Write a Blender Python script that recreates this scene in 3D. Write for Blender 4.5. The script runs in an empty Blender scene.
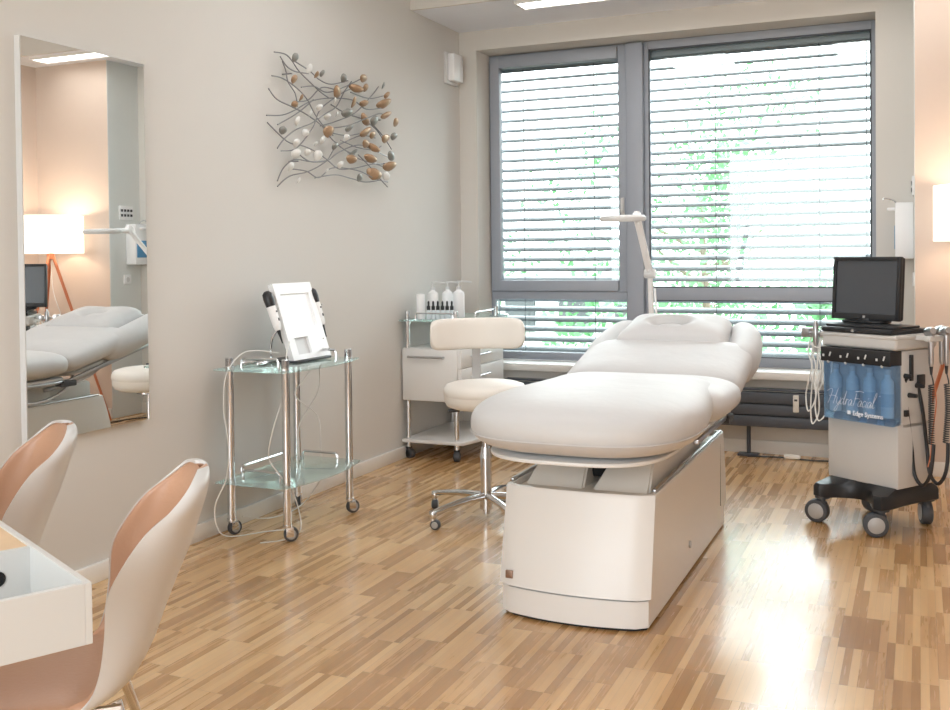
import bpy, bmesh, math, random
from math import sin, cos, pi, radians
from mathutils import Vector, Matrix
random.seed(7)
SC = bpy.context.scene
COL = SC.collection
SC.view_settings.view_transform = 'Standard'
SC.view_settings.look = 'None'
SC.view_settings.exposure = 0.42
SC.cycles.use_denoising = True
SC.cycles.max_bounces = 12
SC.cycles.diffuse_bounces = 5
SC.cycles.glossy_bounces = 6
SC.cycles.transmission_bounces = 8
SC.cycles.transparent_max_bounces = 24
SC.cycles.sample_clamp_indirect = 6.0
SC.cycles.caustics_reflective = False
SC.cycles.caustics_refractive = False

# ------------------------------------------------------------------ helpers
def lin(r, g, b):
    f = lambda c: (c/255/12.92) if c/255 <= .04045 else ((c/255+.055)/1.055)**2.4
    return (f(r), f(g), f(b), 1)

class MB:
    """collects shapes, links them as ONE mesh object"""
    def __init__(s): s.bm = bmesh.new()
    def box(s, c, d, bev=0, rot=None, seg=2):
        t = bmesh.new(); bmesh.ops.create_cube(t, size=1)
        bmesh.ops.scale(t, vec=d, verts=t.verts)
        if bev: bmesh.ops.bevel(t, geom=list(t.edges), offset=bev, segments=seg, profile=.5, affect='EDGES')
        m = Matrix.Translation(c)
        if rot is not None: m = m @ rot
        t.transform(m); s.add(t); return s
    def add(s, t):
        me = bpy.data.meshes.new('tmp'); t.to_mesh(me); t.free(); s.bm.from_mesh(me); bpy.data.meshes.remove(me); return s
    def grid(s, rows, close_u=False, close_v=False, cap=False):
        R = [[s.bm.verts.new(p) for p in r] for r in rows]
        n = len(R); m = len(R[0])
        for i in range(n if close_v else n-1):
            for j in range(m if close_u else m-1):
                try: s.bm.faces.new((R[i][j], R[i][(j+1) % m], R[(i+1) % n][(j+1) % m], R[(i+1) % n][j]))
                except ValueError: pass
        if cap:
            for r in (R[0], R[-1]):
                try: s.bm.faces.new(r)
                except ValueError: pass
        return s
    def tube(s, pts, r, n=8, smooth=True, k=5, closed=False):
        pts = [Vector(p) for p in pts]
        if smooth and len(pts) > 2: pts = spline(pts, k)
        rows = []; up = None
        for i, p in enumerate(pts):
            a = pts[max(i-1, 0)]; b = pts[min(i+1, len(pts)-1)]
            d = (b-a); d = d.normalized() if d.length > 1e-9 else Vector((0, 0, 1))
            if up is None:
                up = Vector((0, 0, 1)) if abs(d.z) < .9 else Vector((1, 0, 0))
            x = d.cross(up).normalized(); up = x.cross(d).normalized()
            rr = r if not callable(r) else r(i/(len(pts)-1))
            rows.append([p + x*cos(2*pi*j/n)*rr + up*sin(2*pi*j/n)*rr for j in range(n)])
        s.grid(rows, close_u=True, cap=True); return s
    def cyl(s, a, b, r, r2=None, n=24, bev=0):
        a = Vector(a); b = Vector(b); L = (b-a).length; r2 = r if r2 is None else r2
        if bev: prof = [(0, 0), (r-bev, 0), (r, bev), (r2, L-bev), (r2-bev, L), (0, L)]
        else: prof = [(0, 0), (r, 0), (r2, L), (0, L)]
        return s.lathe(prof, a, b-a, n)
    def lathe(s, prof, o=(0, 0, 0), axis=(0, 0, 1), n=28):
        q = Vector((0, 0, 1)).rotation_difference(Vector(axis).normalized()).to_matrix()
        o = Vector(o); rows = []
        for (r, z) in prof:
            r = max(r, 1e-5)
            rows.append([o + q @ Vector((r*cos(2*pi*j/n), r*sin(2*pi*j/n), z)) for j in range(n)])
        s.grid(rows, close_u=True); 
        bmesh.ops.remove_doubles(s.bm, verts=s.bm.verts, dist=2e-5)
        return s
    def prism(s, poly, z0, z1, bev=0, seg=2):
        t = bmesh.new()
        vs = [t.verts.new((p[0], p[1], z0)) for p in poly]
        f = t.faces.new(vs)
        e = bmesh.ops.extrude_face_region(t, geom=[f])
        bmesh.ops.translate(t, vec=(0, 0, z1-z0), verts=[v for v in e['geom'] if isinstance(v, bmesh.types.BMVert)])
        bmesh.ops.recalc_face_normals(t, faces=t.faces)
        if bev:
            ed = [x for x in t.edges if abs(x.verts[0].co.z-x.verts[1].co.z) < 1e-6]
            bmesh.ops.bevel(t, geom=ed, offset=bev, segments=seg, profile=.5, affect='EDGES')
        s.add(t); return s
    def pad(s, outline, z0, z1, p=3.2, rings=12, c=None, dome=None):
        """soft cushion on a closed plan outline; rounded edge, gently domed top and bottom"""
        n = len(outline)
        if c is None: c = (sum(q[0] for q in outline)/n, sum(q[1] for q in outline)/n)
        zc = (z0+z1)/2; h = (z1-z0)/2
        rows = []
        for i in range(rings*2+1):
            a = -pi/2 + pi*i/(rings*2)
            k = abs(cos(a))**(2/p); zz = (1 if a > 0 else -1)*abs(sin(a))**(2/2.6)
            k = max(k, 1e-4)
            rows.append([(c[0]+(q[0]-c[0])*k, c[1]+(q[1]-c[1])*k, zc+h*zz) for q in outline])
        s.grid(rows, close_u=True, cap=True); return s
    def xf(s, m): s.bm.transform(m); return s
    def build(s, name, mat, parent=None, smooth=True, world=True, sub=0, ang=40, solid=0):
        bmesh.ops.recalc_face_normals(s.bm, faces=s.bm.faces)
        if parent is not None and world:
            s.bm.transform(wmat(parent).inverted())
        me = bpy.data.meshes.new(name); s.bm.to_mesh(me); s.bm.free()
        me.materials.append(mat)
        if smooth:
            me.shade_smooth()
            try: me.set_sharp_from_angle(angle=radians(ang))
            except Exception: pass
        o = bpy.data.objects.new(name, me); COL.objects.link(o)
        if parent is not None: o.parent = parent
        if solid:
            md = o.modifiers.new('solid', 'SOLIDIFY'); md.thickness = solid; md.offset = -1
        if sub:
            md = o.modifiers.new('sub', 'SUBSURF'); md.levels = sub; md.render_levels = sub
        return o

def spline(P, k=5):
    out = []
    n = len(P)
    for i in range(n-1):
        p0 = P[max(i-1, 0)]; p1 = P[i]; p2 = P[i+1]; p3 = P[min(i+2, n-1)]
        for j in range(k):
            t = j/k
            out.append(.5*((2*p1)+(-p0+p2)*t+(2*p0-5*p1+4*p2-p3)*t*t+(-p0+3*p1-3*p2+p3)*t**3))
    out.append(P[-1]); return out

def wmat(o):
    m = Matrix.LocRotScale(o.location, o.rotation_euler, o.scale)
    return wmat(o.parent) @ m if o.parent else m

def tag(o, label=None, cat=None, group=None, kind=None):
    if label: o['label'] = label
    if cat: o['category'] = cat
    if group: o['group'] = group
    if kind: o['kind'] = kind
    return o
def empty(name, loc, label, cat, rz=0, group=None):
    o = bpy.data.objects.new(name, None); o.empty_display_size = .1
    COL.objects.link(o); o.location = loc; o.rotation_euler = (0, 0, rz)
    return tag(o, label, cat, group)
def struct(o): o['kind'] = 'structure'; return o
def copy_tree(o, parent=None):
    c = o.copy(); COL.objects.link(c); c.parent = parent
    for ch in [x for x in COL.objects if x.parent == o]: copy_tree(ch, c)
    return c
def rz(a): return Matrix.Rotation(a, 4, 'Z')
def rx(a): return Matrix.Rotation(a, 4, 'X')
def ry(a): return Matrix.Rotation(a, 4, 'Y')
def sup(cx, cy, a, b, e, n=64, e2=None):
    """superellipse outline; e2 = exponent for the lower (-y) half"""
    out = []
    for i in range(n):
        t = 2*pi*i/n; ee = e2 if (e2 and sin(t) < 0) else e
        x = abs(cos(t))**(2/ee)*(1 if cos(t) >= 0 else -1); y = abs(sin(t))**(2/ee)*(1 if sin(t) >= 0 else -1)
        out.append((cx+a*x, cy+b*y))
    return out

# ------------------------------------------------------------------ materials
def mat(name, col, rough=.5, metal=0, var=.04, scale=8, bump=0, bscale=60, spec=.5, coat=0, emis=None, es=0, sheen=0, sub=0):
    m = bpy.data.materials.new(name); m.use_nodes = True
    nt = m.node_tree; N = nt.nodes; L = nt.links; b = N['Principled BSDF']
    tc = N.new('ShaderNodeTexCoord')
    nz = N.new('ShaderNodeTexNoise'); nz.inputs['Scale'].default_value = scale; nz.inputs['Detail'].default_value = 4
    L.new(tc.outputs['Object'], nz.inputs['Vector'])
    mx = N.new('ShaderNodeMix'); mx.data_type = 'RGBA'
    mx.inputs[6].default_value = tuple(c*(1-var) for c in col[:3])+(1,)
    mx.inputs[7].default_value = tuple(min(1, c*(1+var)) for c in col[:3])+(1,)
    L.new(nz.outputs['Fac'], mx.inputs[0]); L.new(mx.outputs[2], b.inputs['Base Color'])
    b.inputs['Roughness'].default_value = rough; b.inputs['Metallic'].default_value = metal
    b.inputs['Specular IOR Level'].default_value = spec
    if coat: b.inputs['Coat Weight'].default_value = coat; b.inputs['Coat Roughness'].default_value = .08
    if sheen: b.inputs['Sheen Weight'].default_value = sheen
    if emis: b.inputs['Emission Color'].default_value = emis; b.inputs['Emission Strength'].default_value = es
    if bump:
        n2 = N.new('ShaderNodeTexNoise'); n2.inputs['Scale'].default_value = bscale; n2.inputs['Detail'].default_value = 3
        L.new(tc.outputs['Object'], n2.inputs['Vector'])
        bp = N.new('ShaderNodeBump'); bp.inputs['Strength'].default_value = bump; bp.inputs['Distance'].default_value = .01
        L.new(n2.outputs['Fac'], bp.inputs['Height']); L.new(bp.outputs['Normal'], b.inputs['Normal'])
    return m

def glassy(name, tint, refl=.08, rough=.02, edge=None, body=0.0, bodycol=None):
    """thin sheet of clear material: tinted see-through + mirror reflection by fresnel"""
    m = bpy.data.materials.new(name); m.use_nodes = True
    nt = m.node_tree; N = nt.nodes; L = nt.links; N.remove(N['Principled BSDF']); out = N['Material Output']
    tr = N.new('ShaderNodeBsdfTransparent'); tr.inputs[0].default_value = tint
    gl = N.new('ShaderNodeBsdfGlossy'); gl.inputs['Roughness'].default_value = rough; gl.inputs[0].default_value = (.95, 1, .98, 1)
    fr = N.new('ShaderNodeFresnel'); fr.inputs[0].default_value = 1.45
    mu = N.new('ShaderNodeMath'); mu.operation = 'MULTIPLY_ADD'; mu.inputs[1].default_value = .8; mu.inputs[2].default_value = refl*.3
    L.new(fr.outputs[0], mu.inputs[0])
    base = tr
    if body:
        df = N.new('ShaderNodeBsdfDiffuse'); df.inputs[0].default_value = bodycol
        nz = N.new('ShaderNodeTexNoise'); nz.inputs['Scale'].default_value = 4
        ad = N.new('ShaderNodeMath'); ad.operation = 'MULTIPLY_ADD'; ad.inputs[1].default_value = body*.3; ad.inputs[2].default_value = body*.85
        L.new(nz.outputs['Fac'], ad.inputs[0])
        m1 = N.new('ShaderNodeMixShader'); L.new(ad.outputs[0], m1.inputs[0])
        L.new(tr.outputs[0], m1.inputs[1]); L.new(df.outputs[0], m1.inputs[2]); base = m1
    m2 = N.new('ShaderNodeMixShader'); L.new(mu.outputs[0], m2.inputs[0])
    L.new(base.outputs[0], m2.inputs[1]); L.new(gl.outputs[0], m2.inputs[2]); L.new(m2.outputs[0], out.inputs[0])
    return m

def parquet():
    m = bpy.data.materials.new('oak strip parquet'); m.use_nodes = True
    nt = m.node_tree; N = nt.nodes; L = nt.links; b = N['Principled BSDF']
    tc = N.new('ShaderNodeTexCoord'); sp = N.new('ShaderNodeSeparateXYZ'); L.new(tc.outputs['Object'], sp.inputs[0])
    def ma(op, a, bb=None, cc=None):
        n = N.new('ShaderNodeMath'); n.operation = op
        for i, v in enumerate((a, bb, cc)):
            if v is None: continue
            if isinstance(v, (int, float)): n.inputs[i].default_value = v
            else: L.new(v, n.inputs[i])
        return n.outputs[0]
    def wn(x, y=None, z=None):
        c = N.new('ShaderNodeCombineXYZ')
        for i, v in enumerate((x, y, z)):
            if v is None: continue
            if isinstance(v, (int, float)): c.inputs[i].default_value = v
            else: L.new(v, c.inputs[i])
        w = N.new('ShaderNodeTexWhiteNoise'); w.noise_dimensions = '3D'; L.new(c.outputs[0], w.inputs['Vector']); return w.outputs['Value']
    BW, SW, LEN = .150, .025, .31
    X = ma('ADD', sp.outputs[0], 10.0); Y = ma('ADD', sp.outputs[1], 10.0)
    col = ma('FLOOR', ma('DIVIDE', X, BW)); off = ma('MULTIPLY', wn(col, 3.3, 1.0), LEN)
    yy = ma('DIVIDE', ma('ADD', Y, off), LEN); row = ma('FLOOR', yy)
    strip = ma('FLOOR', ma('DIVIDE', X, SW))
    rnd = wn(strip, row, 5.0); blk = wn(col, row, 9.0)
    v = ma('ADD', ma('MULTIPLY', rnd, .72), ma('MULTIPLY', blk, .28))
    ramp = N.new('ShaderNodeValToRGB'); e = ramp.color_ramp.elements
    e[0].position = .05; e[0].color = lin(168, 126, 82); e[1].position = .95; e[1].color = lin(226, 190, 142)
    k = ramp.color_ramp.elements.new(.3); k.color = lin(188, 145, 97)
    k = ramp.color_ramp.elements.new(.6); k.color = lin(207, 166, 115)
    L.new(v, ramp.inputs[0])
    # grain stretched along the strip
    mp = N.new('ShaderNodeMapping'); mp.inputs['Scale'].default_value = (90, 5, 1); L.new(tc.outputs['Object'], mp.inputs[0])
    ad = N.new('ShaderNodeVectorMath'); ad.operation = 'ADD'; cm = N.new('ShaderNodeCombineXYZ'); L.new(ma('MULTIPLY', rnd, 40), cm.inputs[1])
    L.new(mp.outputs[0], ad.inputs[0]); L.new(cm.outputs[0], ad.inputs[1])
    nz = N.new('ShaderNodeTexNoise'); nz.inputs['Scale'].default_value = 1; nz.inputs['Detail'].default_value = 6; L.new(ad.outputs[0], nz.inputs['Vector'])
    g = ma('MULTIPLY_ADD', nz.outputs['Fac'], .28, .86)
    # joints
    fx = ma('FRACT', ma('DIVIDE', X, SW)); fb = ma('FRACT', ma('DIVIDE', X, BW)); fy = ma('FRACT', yy)
    j1 = ma('LESS_THAN', fx, .05); j2 = ma('LESS_THAN', fy, .006); j3 = ma('LESS_THAN', fb, .012)
    j = ma('MAXIMUM', ma('MULTIPLY', j1, .16), ma('MAXIMUM', ma('MULTIPLY', j2, .35), ma('MULTIPLY', j3, .3)))
    g2 = ma('MULTIPLY', g, ma('SUBTRACT', 1.0, j))
    mx = N.new('ShaderNodeVectorMath'); mx.operation = 'SCALE'; L.new(ramp.outputs[0], mx.inputs[0]); L.new(g2, mx.inputs['Scale'])
    L.new(mx.outputs[0], b.inputs['Base Color'])
    r = ma('MULTIPLY_ADD', nz.outputs['Fac'], .10, ma('MULTIPLY_ADD', rnd, .06, .20))
    L.new(r, b.inputs['Roughness']); b.inputs['Specular IOR Level'].default_value = .6; b.inputs['Coat Weight'].default_value = .4; b.inputs['Coat Roughness'].default_value = .13
    bp = N.new('ShaderNodeBump'); bp.inputs['Strength'].default_value = .12; bp.inputs['Distance'].default_value = .002
    h = ma('SUBTRACT', ma('MULTIPLY', rnd, .5), ma('MULTIPLY', j, 1.0)); L.new(h, bp.inputs['Height']); L.new(bp.outputs[0], b.inputs['Normal'])
    return m

M_wall = mat('warm white paint', lin(214, 212, 208), .85, var=.015, scale=2, bump=.05, bscale=180)
M_back = mat('beige white paint', lin(218, 214, 208), .85, var=.015, scale=2, bump=.05, bscale=180)
M_lampbeige = mat('lamp tinted beige paint', lin(216, 200, 188), .85, var=.015, scale=2, bump=.05, bscale=180)  # beige wall paint with the floor lamp's warm cast put into its colour
M_niche = mat('pale grey paint', lin(228, 231, 229), .85, var=.015, scale=2, bump=.05, bscale=180)
M_ceil = mat('ceiling paint', lin(240, 243, 250), .9, var=.01, scale=2)
M_trim = mat('white lacquered trim', lin(236, 234, 230), .4, var=.01)
M_floor = parquet()
M_frame = mat('grey window frame', lin(160, 166, 177), .45, var=.03, scale=5)
M_framed = mat('dark gasket', lin(72, 76, 82), .5)
M_slat = mat('grey aluminium slat', lin(140, 145, 152), .45, var=.03, scale=3)
M_pane = glassy('window pane glass', (.97, 1, .99, 1), .06)
M_cush = mat('light grey upholstery', lin(202, 201, 201), .5, var=.03, scale=5, bump=.5, bscale=6, sheen=.15)
M_cush2 = mat('off white leatherette', lin(232, 226, 218), .5, var=.02, scale=5, bump=.05, bscale=20)
M_base = mat('white lacquered panel', lin(228, 227, 225), .35, var=.012, scale=3)
M_base2 = mat('off white inner panel', lin(222, 219, 213), .45, var=.012, scale=3)
M_black = mat('black plastic', lin(32, 33, 36), .4, var=.1)
M_dark = mat('dark void', lin(18, 18, 20), .8)
M_chrome = mat('polished chrome', lin(222, 222, 224), .12, metal=1, var=.02)
M_alu = mat('brushed aluminium', lin(190, 190, 192), .3, metal=1, var=.04)
M_rub = mat('grey rubber', lin(70, 72, 76), .6)
M_hubg = mat('grey plastic hub', lin(176, 174, 172), .4)
M_shelf = glassy('greenish shelf glass', (.93, .985, .975, 1), .10, body=.20, bodycol=lin(214, 234, 236))
M_white = mat('white plastic', lin(246, 246, 247), .35, var=.01)
M_whited = mat('soft white plastic', lin(215, 215, 215), .4, var=.01)
M_body = mat('silver grey casing', lin(205, 203, 200), .4, var=.02, scale=3)
M_leath = mat('tan leather', lin(186, 145, 118), .38, var=.05, scale=6, bump=.08, bscale=90)
M_shell = mat('white moulded shell', lin(206, 205, 204), .35, var=.012)
M_desk = mat('white desk lacquer', lin(200, 200, 198), .35, var=.01)
M_rad = mat('anthracite radiator', lin(74, 78, 86), .45, var=.05)
M_copper = mat('copper wood leg', lin(196, 120, 86), .35, metal=.4, var=.06)
M_wire = mat('grey wire', lin(150, 150, 152), .4, metal=.7, var=.1)
M_bronze = mat('brushed bronze leaf', lin(176, 146, 118), .35, metal=.45, var=.15, scale=60)
M_grey = mat('pewter leaf', lin(150, 150, 146), .35, metal=.5, var=.15, scale=60)
M_wleaf = mat('white leaf', lin(232, 232, 230), .4, var=.03)
M_mirror = mat('mirror silver', (.93, .95, .945, 1), .0, metal=1, var=.002)
M_cable = mat('white cable', lin(232, 230, 226), .45)
M_screen = mat('dark monitor screen', lin(72, 75, 80), .25, var=.05)
M_text = mat('white print', lin(240, 244, 250), .5, var=.01)
M_blue = glassy('blue clear acrylic', (.62, .80, .96, 1), .10, body=.20, bodycol=lin(120, 165, 225))
M_bottle = mat('frosted bottle', lin(225, 235, 240), .35, var=.03)
M_grass = mat('outdoor ground', lin(190, 205, 180), .9, var=.2, scale=2)
M_leafg = mat('green leaves', lin(92, 146, 98), .6, var=.35, scale=3)
M_bark = mat('bark', lin(110, 98, 86), .9, var=.2)
M_hous = mat('far facade', lin(205, 205, 205), .9, var=.05)
M_bluef = mat('blue box print', lin(86, 150, 196), .5, var=.05)
M_rose = mat('bronze badge', lin(150, 122, 104), .35, metal=.6)
M_screenw = mat('white glowing panel', lin(244, 246, 248), .25, var=.005, emis=(1, 1, 1, 1), es=.06)

# ------------------------------------------------------------------ room
WX, BY, RX, NY = -3.045, 6.743, .74, 6.39     # left wall, window wall, right wall, front of the pier
YR = 6.98                                   # plane of the window frames
FY = -2.2                                   # wall behind the camera
HC, HS = 3.12, 2.90
struct(MB().box(((WX+RX)/2, (FY+7.1)/2, -.05), (RX-WX+.6, 7.1-FY+.4, .1)).build('floor', M_floor, smooth=False))
struct(MB().box((WX-.1, (FY+7.1)/2, 1.6), (.2, 7.1-FY+.2, 3.4)).build('wall_left', M_wall, smooth=False))
struct(MB().box((RX+.1, (FY+7.1)/2, 1.6), (.2, 7.1-FY+.2, 3.4)).build('wall_right', M_lampbeige, smooth=False))
b = MB()   # window wall with its opening
ox0, ox1, oz0, oz1 = -2.909, -.245, .52, 2.762
b.box(((WX+ox0)/2, BY+.2, 1.6), (ox0-WX, .4, 3.4)); b.box(((RX+ox1)/2, BY+.2, 1.6), (RX-ox1, .4, 3.4))
b.box(((ox0+ox1)/2, BY+.2, oz0/2-.05), (ox1-ox0, .4, oz0+.1)); b.box(((ox0+ox1)/2, BY+.2, (oz1+3.3)/2), (ox1-ox0, .4, 3.3-oz1))
struct(b.build('wall_back', M_back, smooth=False))
b = MB()   # unseen wall behind the camera; wide unglazed opening added for soft fill light
b.box((WX+.15, FY-.1, 1.6), (.3, .2, 3.4)); b.box((RX-.15, FY-.1, 1.6), (.3, .2, 3.4))
b.box(((WX+RX)/2, FY-.1, .2), (RX-WX-.6, .2, .6)); b.box(((WX+RX)/2, FY-.1, 3.05), (RX-WX-.6, .2, .5))
struct(b.build('wall_front', M_back, smooth=False))
struct(MB().box(((WX+RX)/2, (FY+5.979)/2, HC+.06), (RX-WX+.4, 5.979-FY, .12)).build('ceiling', M_ceil, smooth=False))
b = MB().box(((WX+RX)/2, 6.445, HS+.06), (RX-WX, .89, .12))
sf = b.build('ceiling_soffit', M_ceil, smooth=False); struct(sf)
struct(MB().box(((WX+RX)/2, 5.990, (HS+HC)/2+.02), (RX-WX, .02, HC-HS+.04)).build('trim_1', M_back, smooth=False))
# pier in the right corner: beige front with the lamp's cast in its colour, pale grey flank
b = MB().box(((RX-.023)/2, (NY+BY)/2, HS/2), (RX+.023, BY-NY, HS))
pier = struct(b.build('wall_pier', M_lampbeige, smooth=False))
struct(MB().box((-.0255, (NY+BY)/2+.001, HS/2), (.005, BY-NY-.002, HS-.002)).build('wall_pier_side', M_niche, smooth=False))
for nm, c, d in (('baseboard_left', (WX+.010, (FY+BY)/2, .038), (.020, BY-FY, .076)),
                 ('baseboard_back', ((WX-.023)/2+.01, BY-.007, .042), (-.023-WX-.03, .014, .084)),
                 ('baseboard_pier', ((RX-.023)/2, NY-.007, .042), (RX+.023, .014, .084)),
                 ('baseboard_right', (RX-.007, (FY+NY)/2-.01, .038), (.014, NY-FY-.03, .076))):
    struct(MB().box(c, d, .003).build(nm, M_trim))
# window sill
struct(MB().box(((ox0+ox1)/2, 6.835, .505), (ox1-ox0+.03, .29, .05), .006).build('trim_2', M_trim))

def frame_rect(b, x0, x1, z0, z1, w, y, t, bev=.004, wt=None, wb=None, wr=None):
    wt = wt or w; wb = wb or w; wr = wr or w
    b.box((x0+w/2, y, (z0+z1)/2), (w, t, z1-z0), bev); b.box((x1-wr/2, y, (z0+z1)/2), (wr, t, z1-z0), bev)
    b.box(((x0+x1)/2, y, z1-wt/2), (x1-x0-w-wr, t, wt), bev); b.box(((x0+x1)/2, y, z0+wb/2), (x1-x0-w-wr, t, wb), bev)
# left window: outer frame, opening sash, transom, lower light
w1 = bpy.data.objects.new('window_1', None); COL.objects.link(w1); w1.location = (-2.36, YR, .52); struct(w1)
b = MB(); frame_rect(b, -2.909, -1.865, .53, 2.758, .03, YR+.04, .08, wb=.055, wt=.03, wr=.02)
b.box((-2.387, YR+.03, .999), (1.02, .08, .058), .004); b.build('frame', M_frame, w1)
b = MB(); frame_rect(b, -2.893, -1.868, 1.030, 2.742, .072, YR+.005, .07, .006, wt=.082, wb=.078, wr=.06); b.build('sash', M_frame, w1)
b = MB(); b.box((-2.37, YR+.02, 1.87), (.93, .006, 1.60)); b.box((-2.37, YR+.02, .775), (1.0, .006, .40)); b.build('pane', M_pane, w1, smooth=False)
b = MB(); b.box((-1.895, YR-.038, 1.62), (.022, .014, .13), .004); b.box((-1.895, YR-.065, 1.63), (.016, .012, .10), .004, rot=None)
b.cyl((-1.895, YR-.04, 1.60), (-1.895, YR-.07, 1.60), .009, n=12); b.build('handle', M_whited, w1)
w2 = bpy.data.objects.new('window_2', None); COL.objects.link(w2); w2.location = (-1.0, YR, .52); struct(w2)
b = MB(); frame_rect(b, -1.745, -.247, .53, 2.758, .03, YR+.03, .09, wb=.06, wt=.055, wr=.03)
b.box((-.996, YR+.03, 1.015), (1.44, .09, .085), .004); b.build('frame', M_frame, w2)
b = MB(); b.box((-.996, YR+.03, 1.87), (1.45, .006, 1.66)); b.box((-.996, YR+.03, .78), (1.45, .006, .40)); b.build('pane', M_pane, w2, smooth=False)
b = MB(); frame_rect(b, -1.716, -.277, 1.056, 2.704, .010, YR+.0, .02, .001); frame_rect(b, -1.716, -.277, .59, .974, .008, YR+.0, .02, .001); b.build('gasket', M_framed, w2)
struct(MB().box((-1.805, YR+.0, 1.64), (.118, .12, 2.22), .008).build('trim_3', M_frame))

# outside venetian blinds
for nm, x0, x1, lab in (('venetian_blind', -2.893, -1.835, 'pale grey outdoor slatted blind behind the narrower left window'),
                        ('venetian_blind', -1.775, -.262, 'pale grey outdoor slatted blind behind the wide right window')):
    r = empty(nm, ((x0+x1)/2, YR+.12, .52), lab, 'blind', group=None)
    b = MB(); z = .60
    i = 0
    while z < 2.72:
        rows = []
        n = 6
        for j in range(n+1):
            u = j/n-.5; yy = u*.08; cz = .008*(1-4*u*u)
            a = radians(27)
            rows.append([(x, YR+.12+yy*cos(a)-cz*sin(a), z+yy*sin(a)+cz*cos(a)) for x in (x0, x1)])
        b.grid(rows)
        # rolled front lip
        z += .0735; i += 1
    b.build('slats', M_slat, r, solid=.0)
    b = MB().box(((x0+x1)/2, YR+.12, 2.71), (x1-x0, .10, .10), .01); b.build('head_box', M_frame, r)
    b = MB()
    for x in ((x0+.22, x1-.3) if x1 < -1.8 else (x0+.50, x1-.34, x1-.05)):
        b.cyl((x, YR+.08, .56), (x, YR+.08, 2.68), .0022, n=6); b.cyl((x, YR+.163, .56), (x, YR+.163, 2.68), .0022, n=6)
    b.build('cord', M_rub, r)
    for x in (x0-.006, x1+.006): MB().box((x, YR+.12, 1.61), (.012, .03, 2.10)).build('guide_rail', M_framed, r, smooth=False)
WIRES=[[(4.357,2.337),(4.442,2.340),(4.519,2.322),(4.597,2.279),(4.688,2.229),(4.783,2.192),(4.882,2.179)],
[(4.367,2.314),(4.430,2.276),(4.528,2.265),(4.642,2.271)],
[(4.398,2.295),(4.451,2.255),(4.472,2.203),(4.514,2.148),(4.535,2.082)],
[(4.329,2.212),(4.439,2.217),(4.549,2.184),(4.639,2.133),(4.731,2.069),(4.827,2.015),(4.901,1.970)],
[(4.280,2.141),(4.351,2.095),(4.479,2.069),(4.614,2.048),(4.778,2.009),(4.851,1.952),(4.976,1.897),(5.109,1.882)],
[(4.276,2.007),(4.391,2.021),(4.501,2.059),(4.662,2.124),(4.807,2.162),(4.958,2.183),(5.117,2.191),(5.283,2.164),(5.459,2.193)],
[(4.285,1.973),(4.357,1.926),(4.475,1.889),(4.632,1.885),(4.750,1.858),(4.835,1.825),(4.974,1.790),(5.161,1.810),(5.332,1.844),(5.465,1.854)],
[(4.324,1.845),(4.388,1.899),(4.521,1.962),(4.659,2.009),(4.780,2.074),(4.906,2.129),(5.011,2.224),(5.079,2.295)],
[(4.365,1.836),(4.496,1.854),(4.587,1.900),(4.682,1.999),(4.732,2.081),(4.856,2.149),(5.064,2.245),(5.229,2.282)],
[(4.351,1.684),(4.428,1.756),(4.517,1.806),(4.654,1.805),(4.835,1.825),(4.976,1.884),(5.165,1.942),(5.334,1.929),(5.543,1.904)],
[(4.378,1.658),(4.492,1.718),(4.652,1.754),(4.835,1.825),(4.951,1.908),(5.084,1.961),(5.222,2.003),(5.395,2.006)],
[(4.482,1.754),(4.606,1.750),(4.711,1.722),(4.846,1.780),(4.974,1.796),(5.161,1.789),(5.330,1.759),(5.524,1.749)],
[(4.711,1.722),(4.896,1.751),(5.078,1.743),(5.272,1.734),(5.448,1.759)],
[(4.519,2.322),(4.666,2.290),(4.785,2.263),(4.909,2.256),(5.066,2.299)],
[(4.549,2.184),(4.688,2.210),(4.832,2.199),(4.986,2.247),(5.175,2.323)],
[(4.524,2.106),(4.662,2.137),(4.784,2.218),(4.908,2.223)],
[(4.778,2.009),(4.955,2.056),(5.142,2.125),(5.343,2.256),(5.448,2.321)],
[(4.852,2.004),(5.032,2.038),(5.225,2.101),(5.399,2.150),(5.488,2.153)],
[(4.978,1.951),(5.137,1.925),(5.334,1.929),(5.453,1.962)],
[(4.881,2.139),(5.034,2.105),(5.225,2.101),(5.396,2.064),(5.455,2.012)],
[(4.902,1.983),(5.058,1.986),(5.251,2.020)],
[(5.064,2.231),(5.228,2.227),(5.342,2.235),(5.461,2.266)],
[(5.338,2.086),(5.485,2.030),(5.575,1.954)],
[(5.082,1.893),(5.218,1.863),(5.391,1.848),(5.541,1.831)],
[(5.163,1.886),(5.274,1.825),(5.388,1.762),(5.514,1.719)],
[(4.358,1.969),(4.478,2.025),(4.591,2.077),(4.710,2.143)],
[(4.518,1.856),(4.585,1.824),(4.701,1.808),(4.835,1.825)],
]
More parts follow.
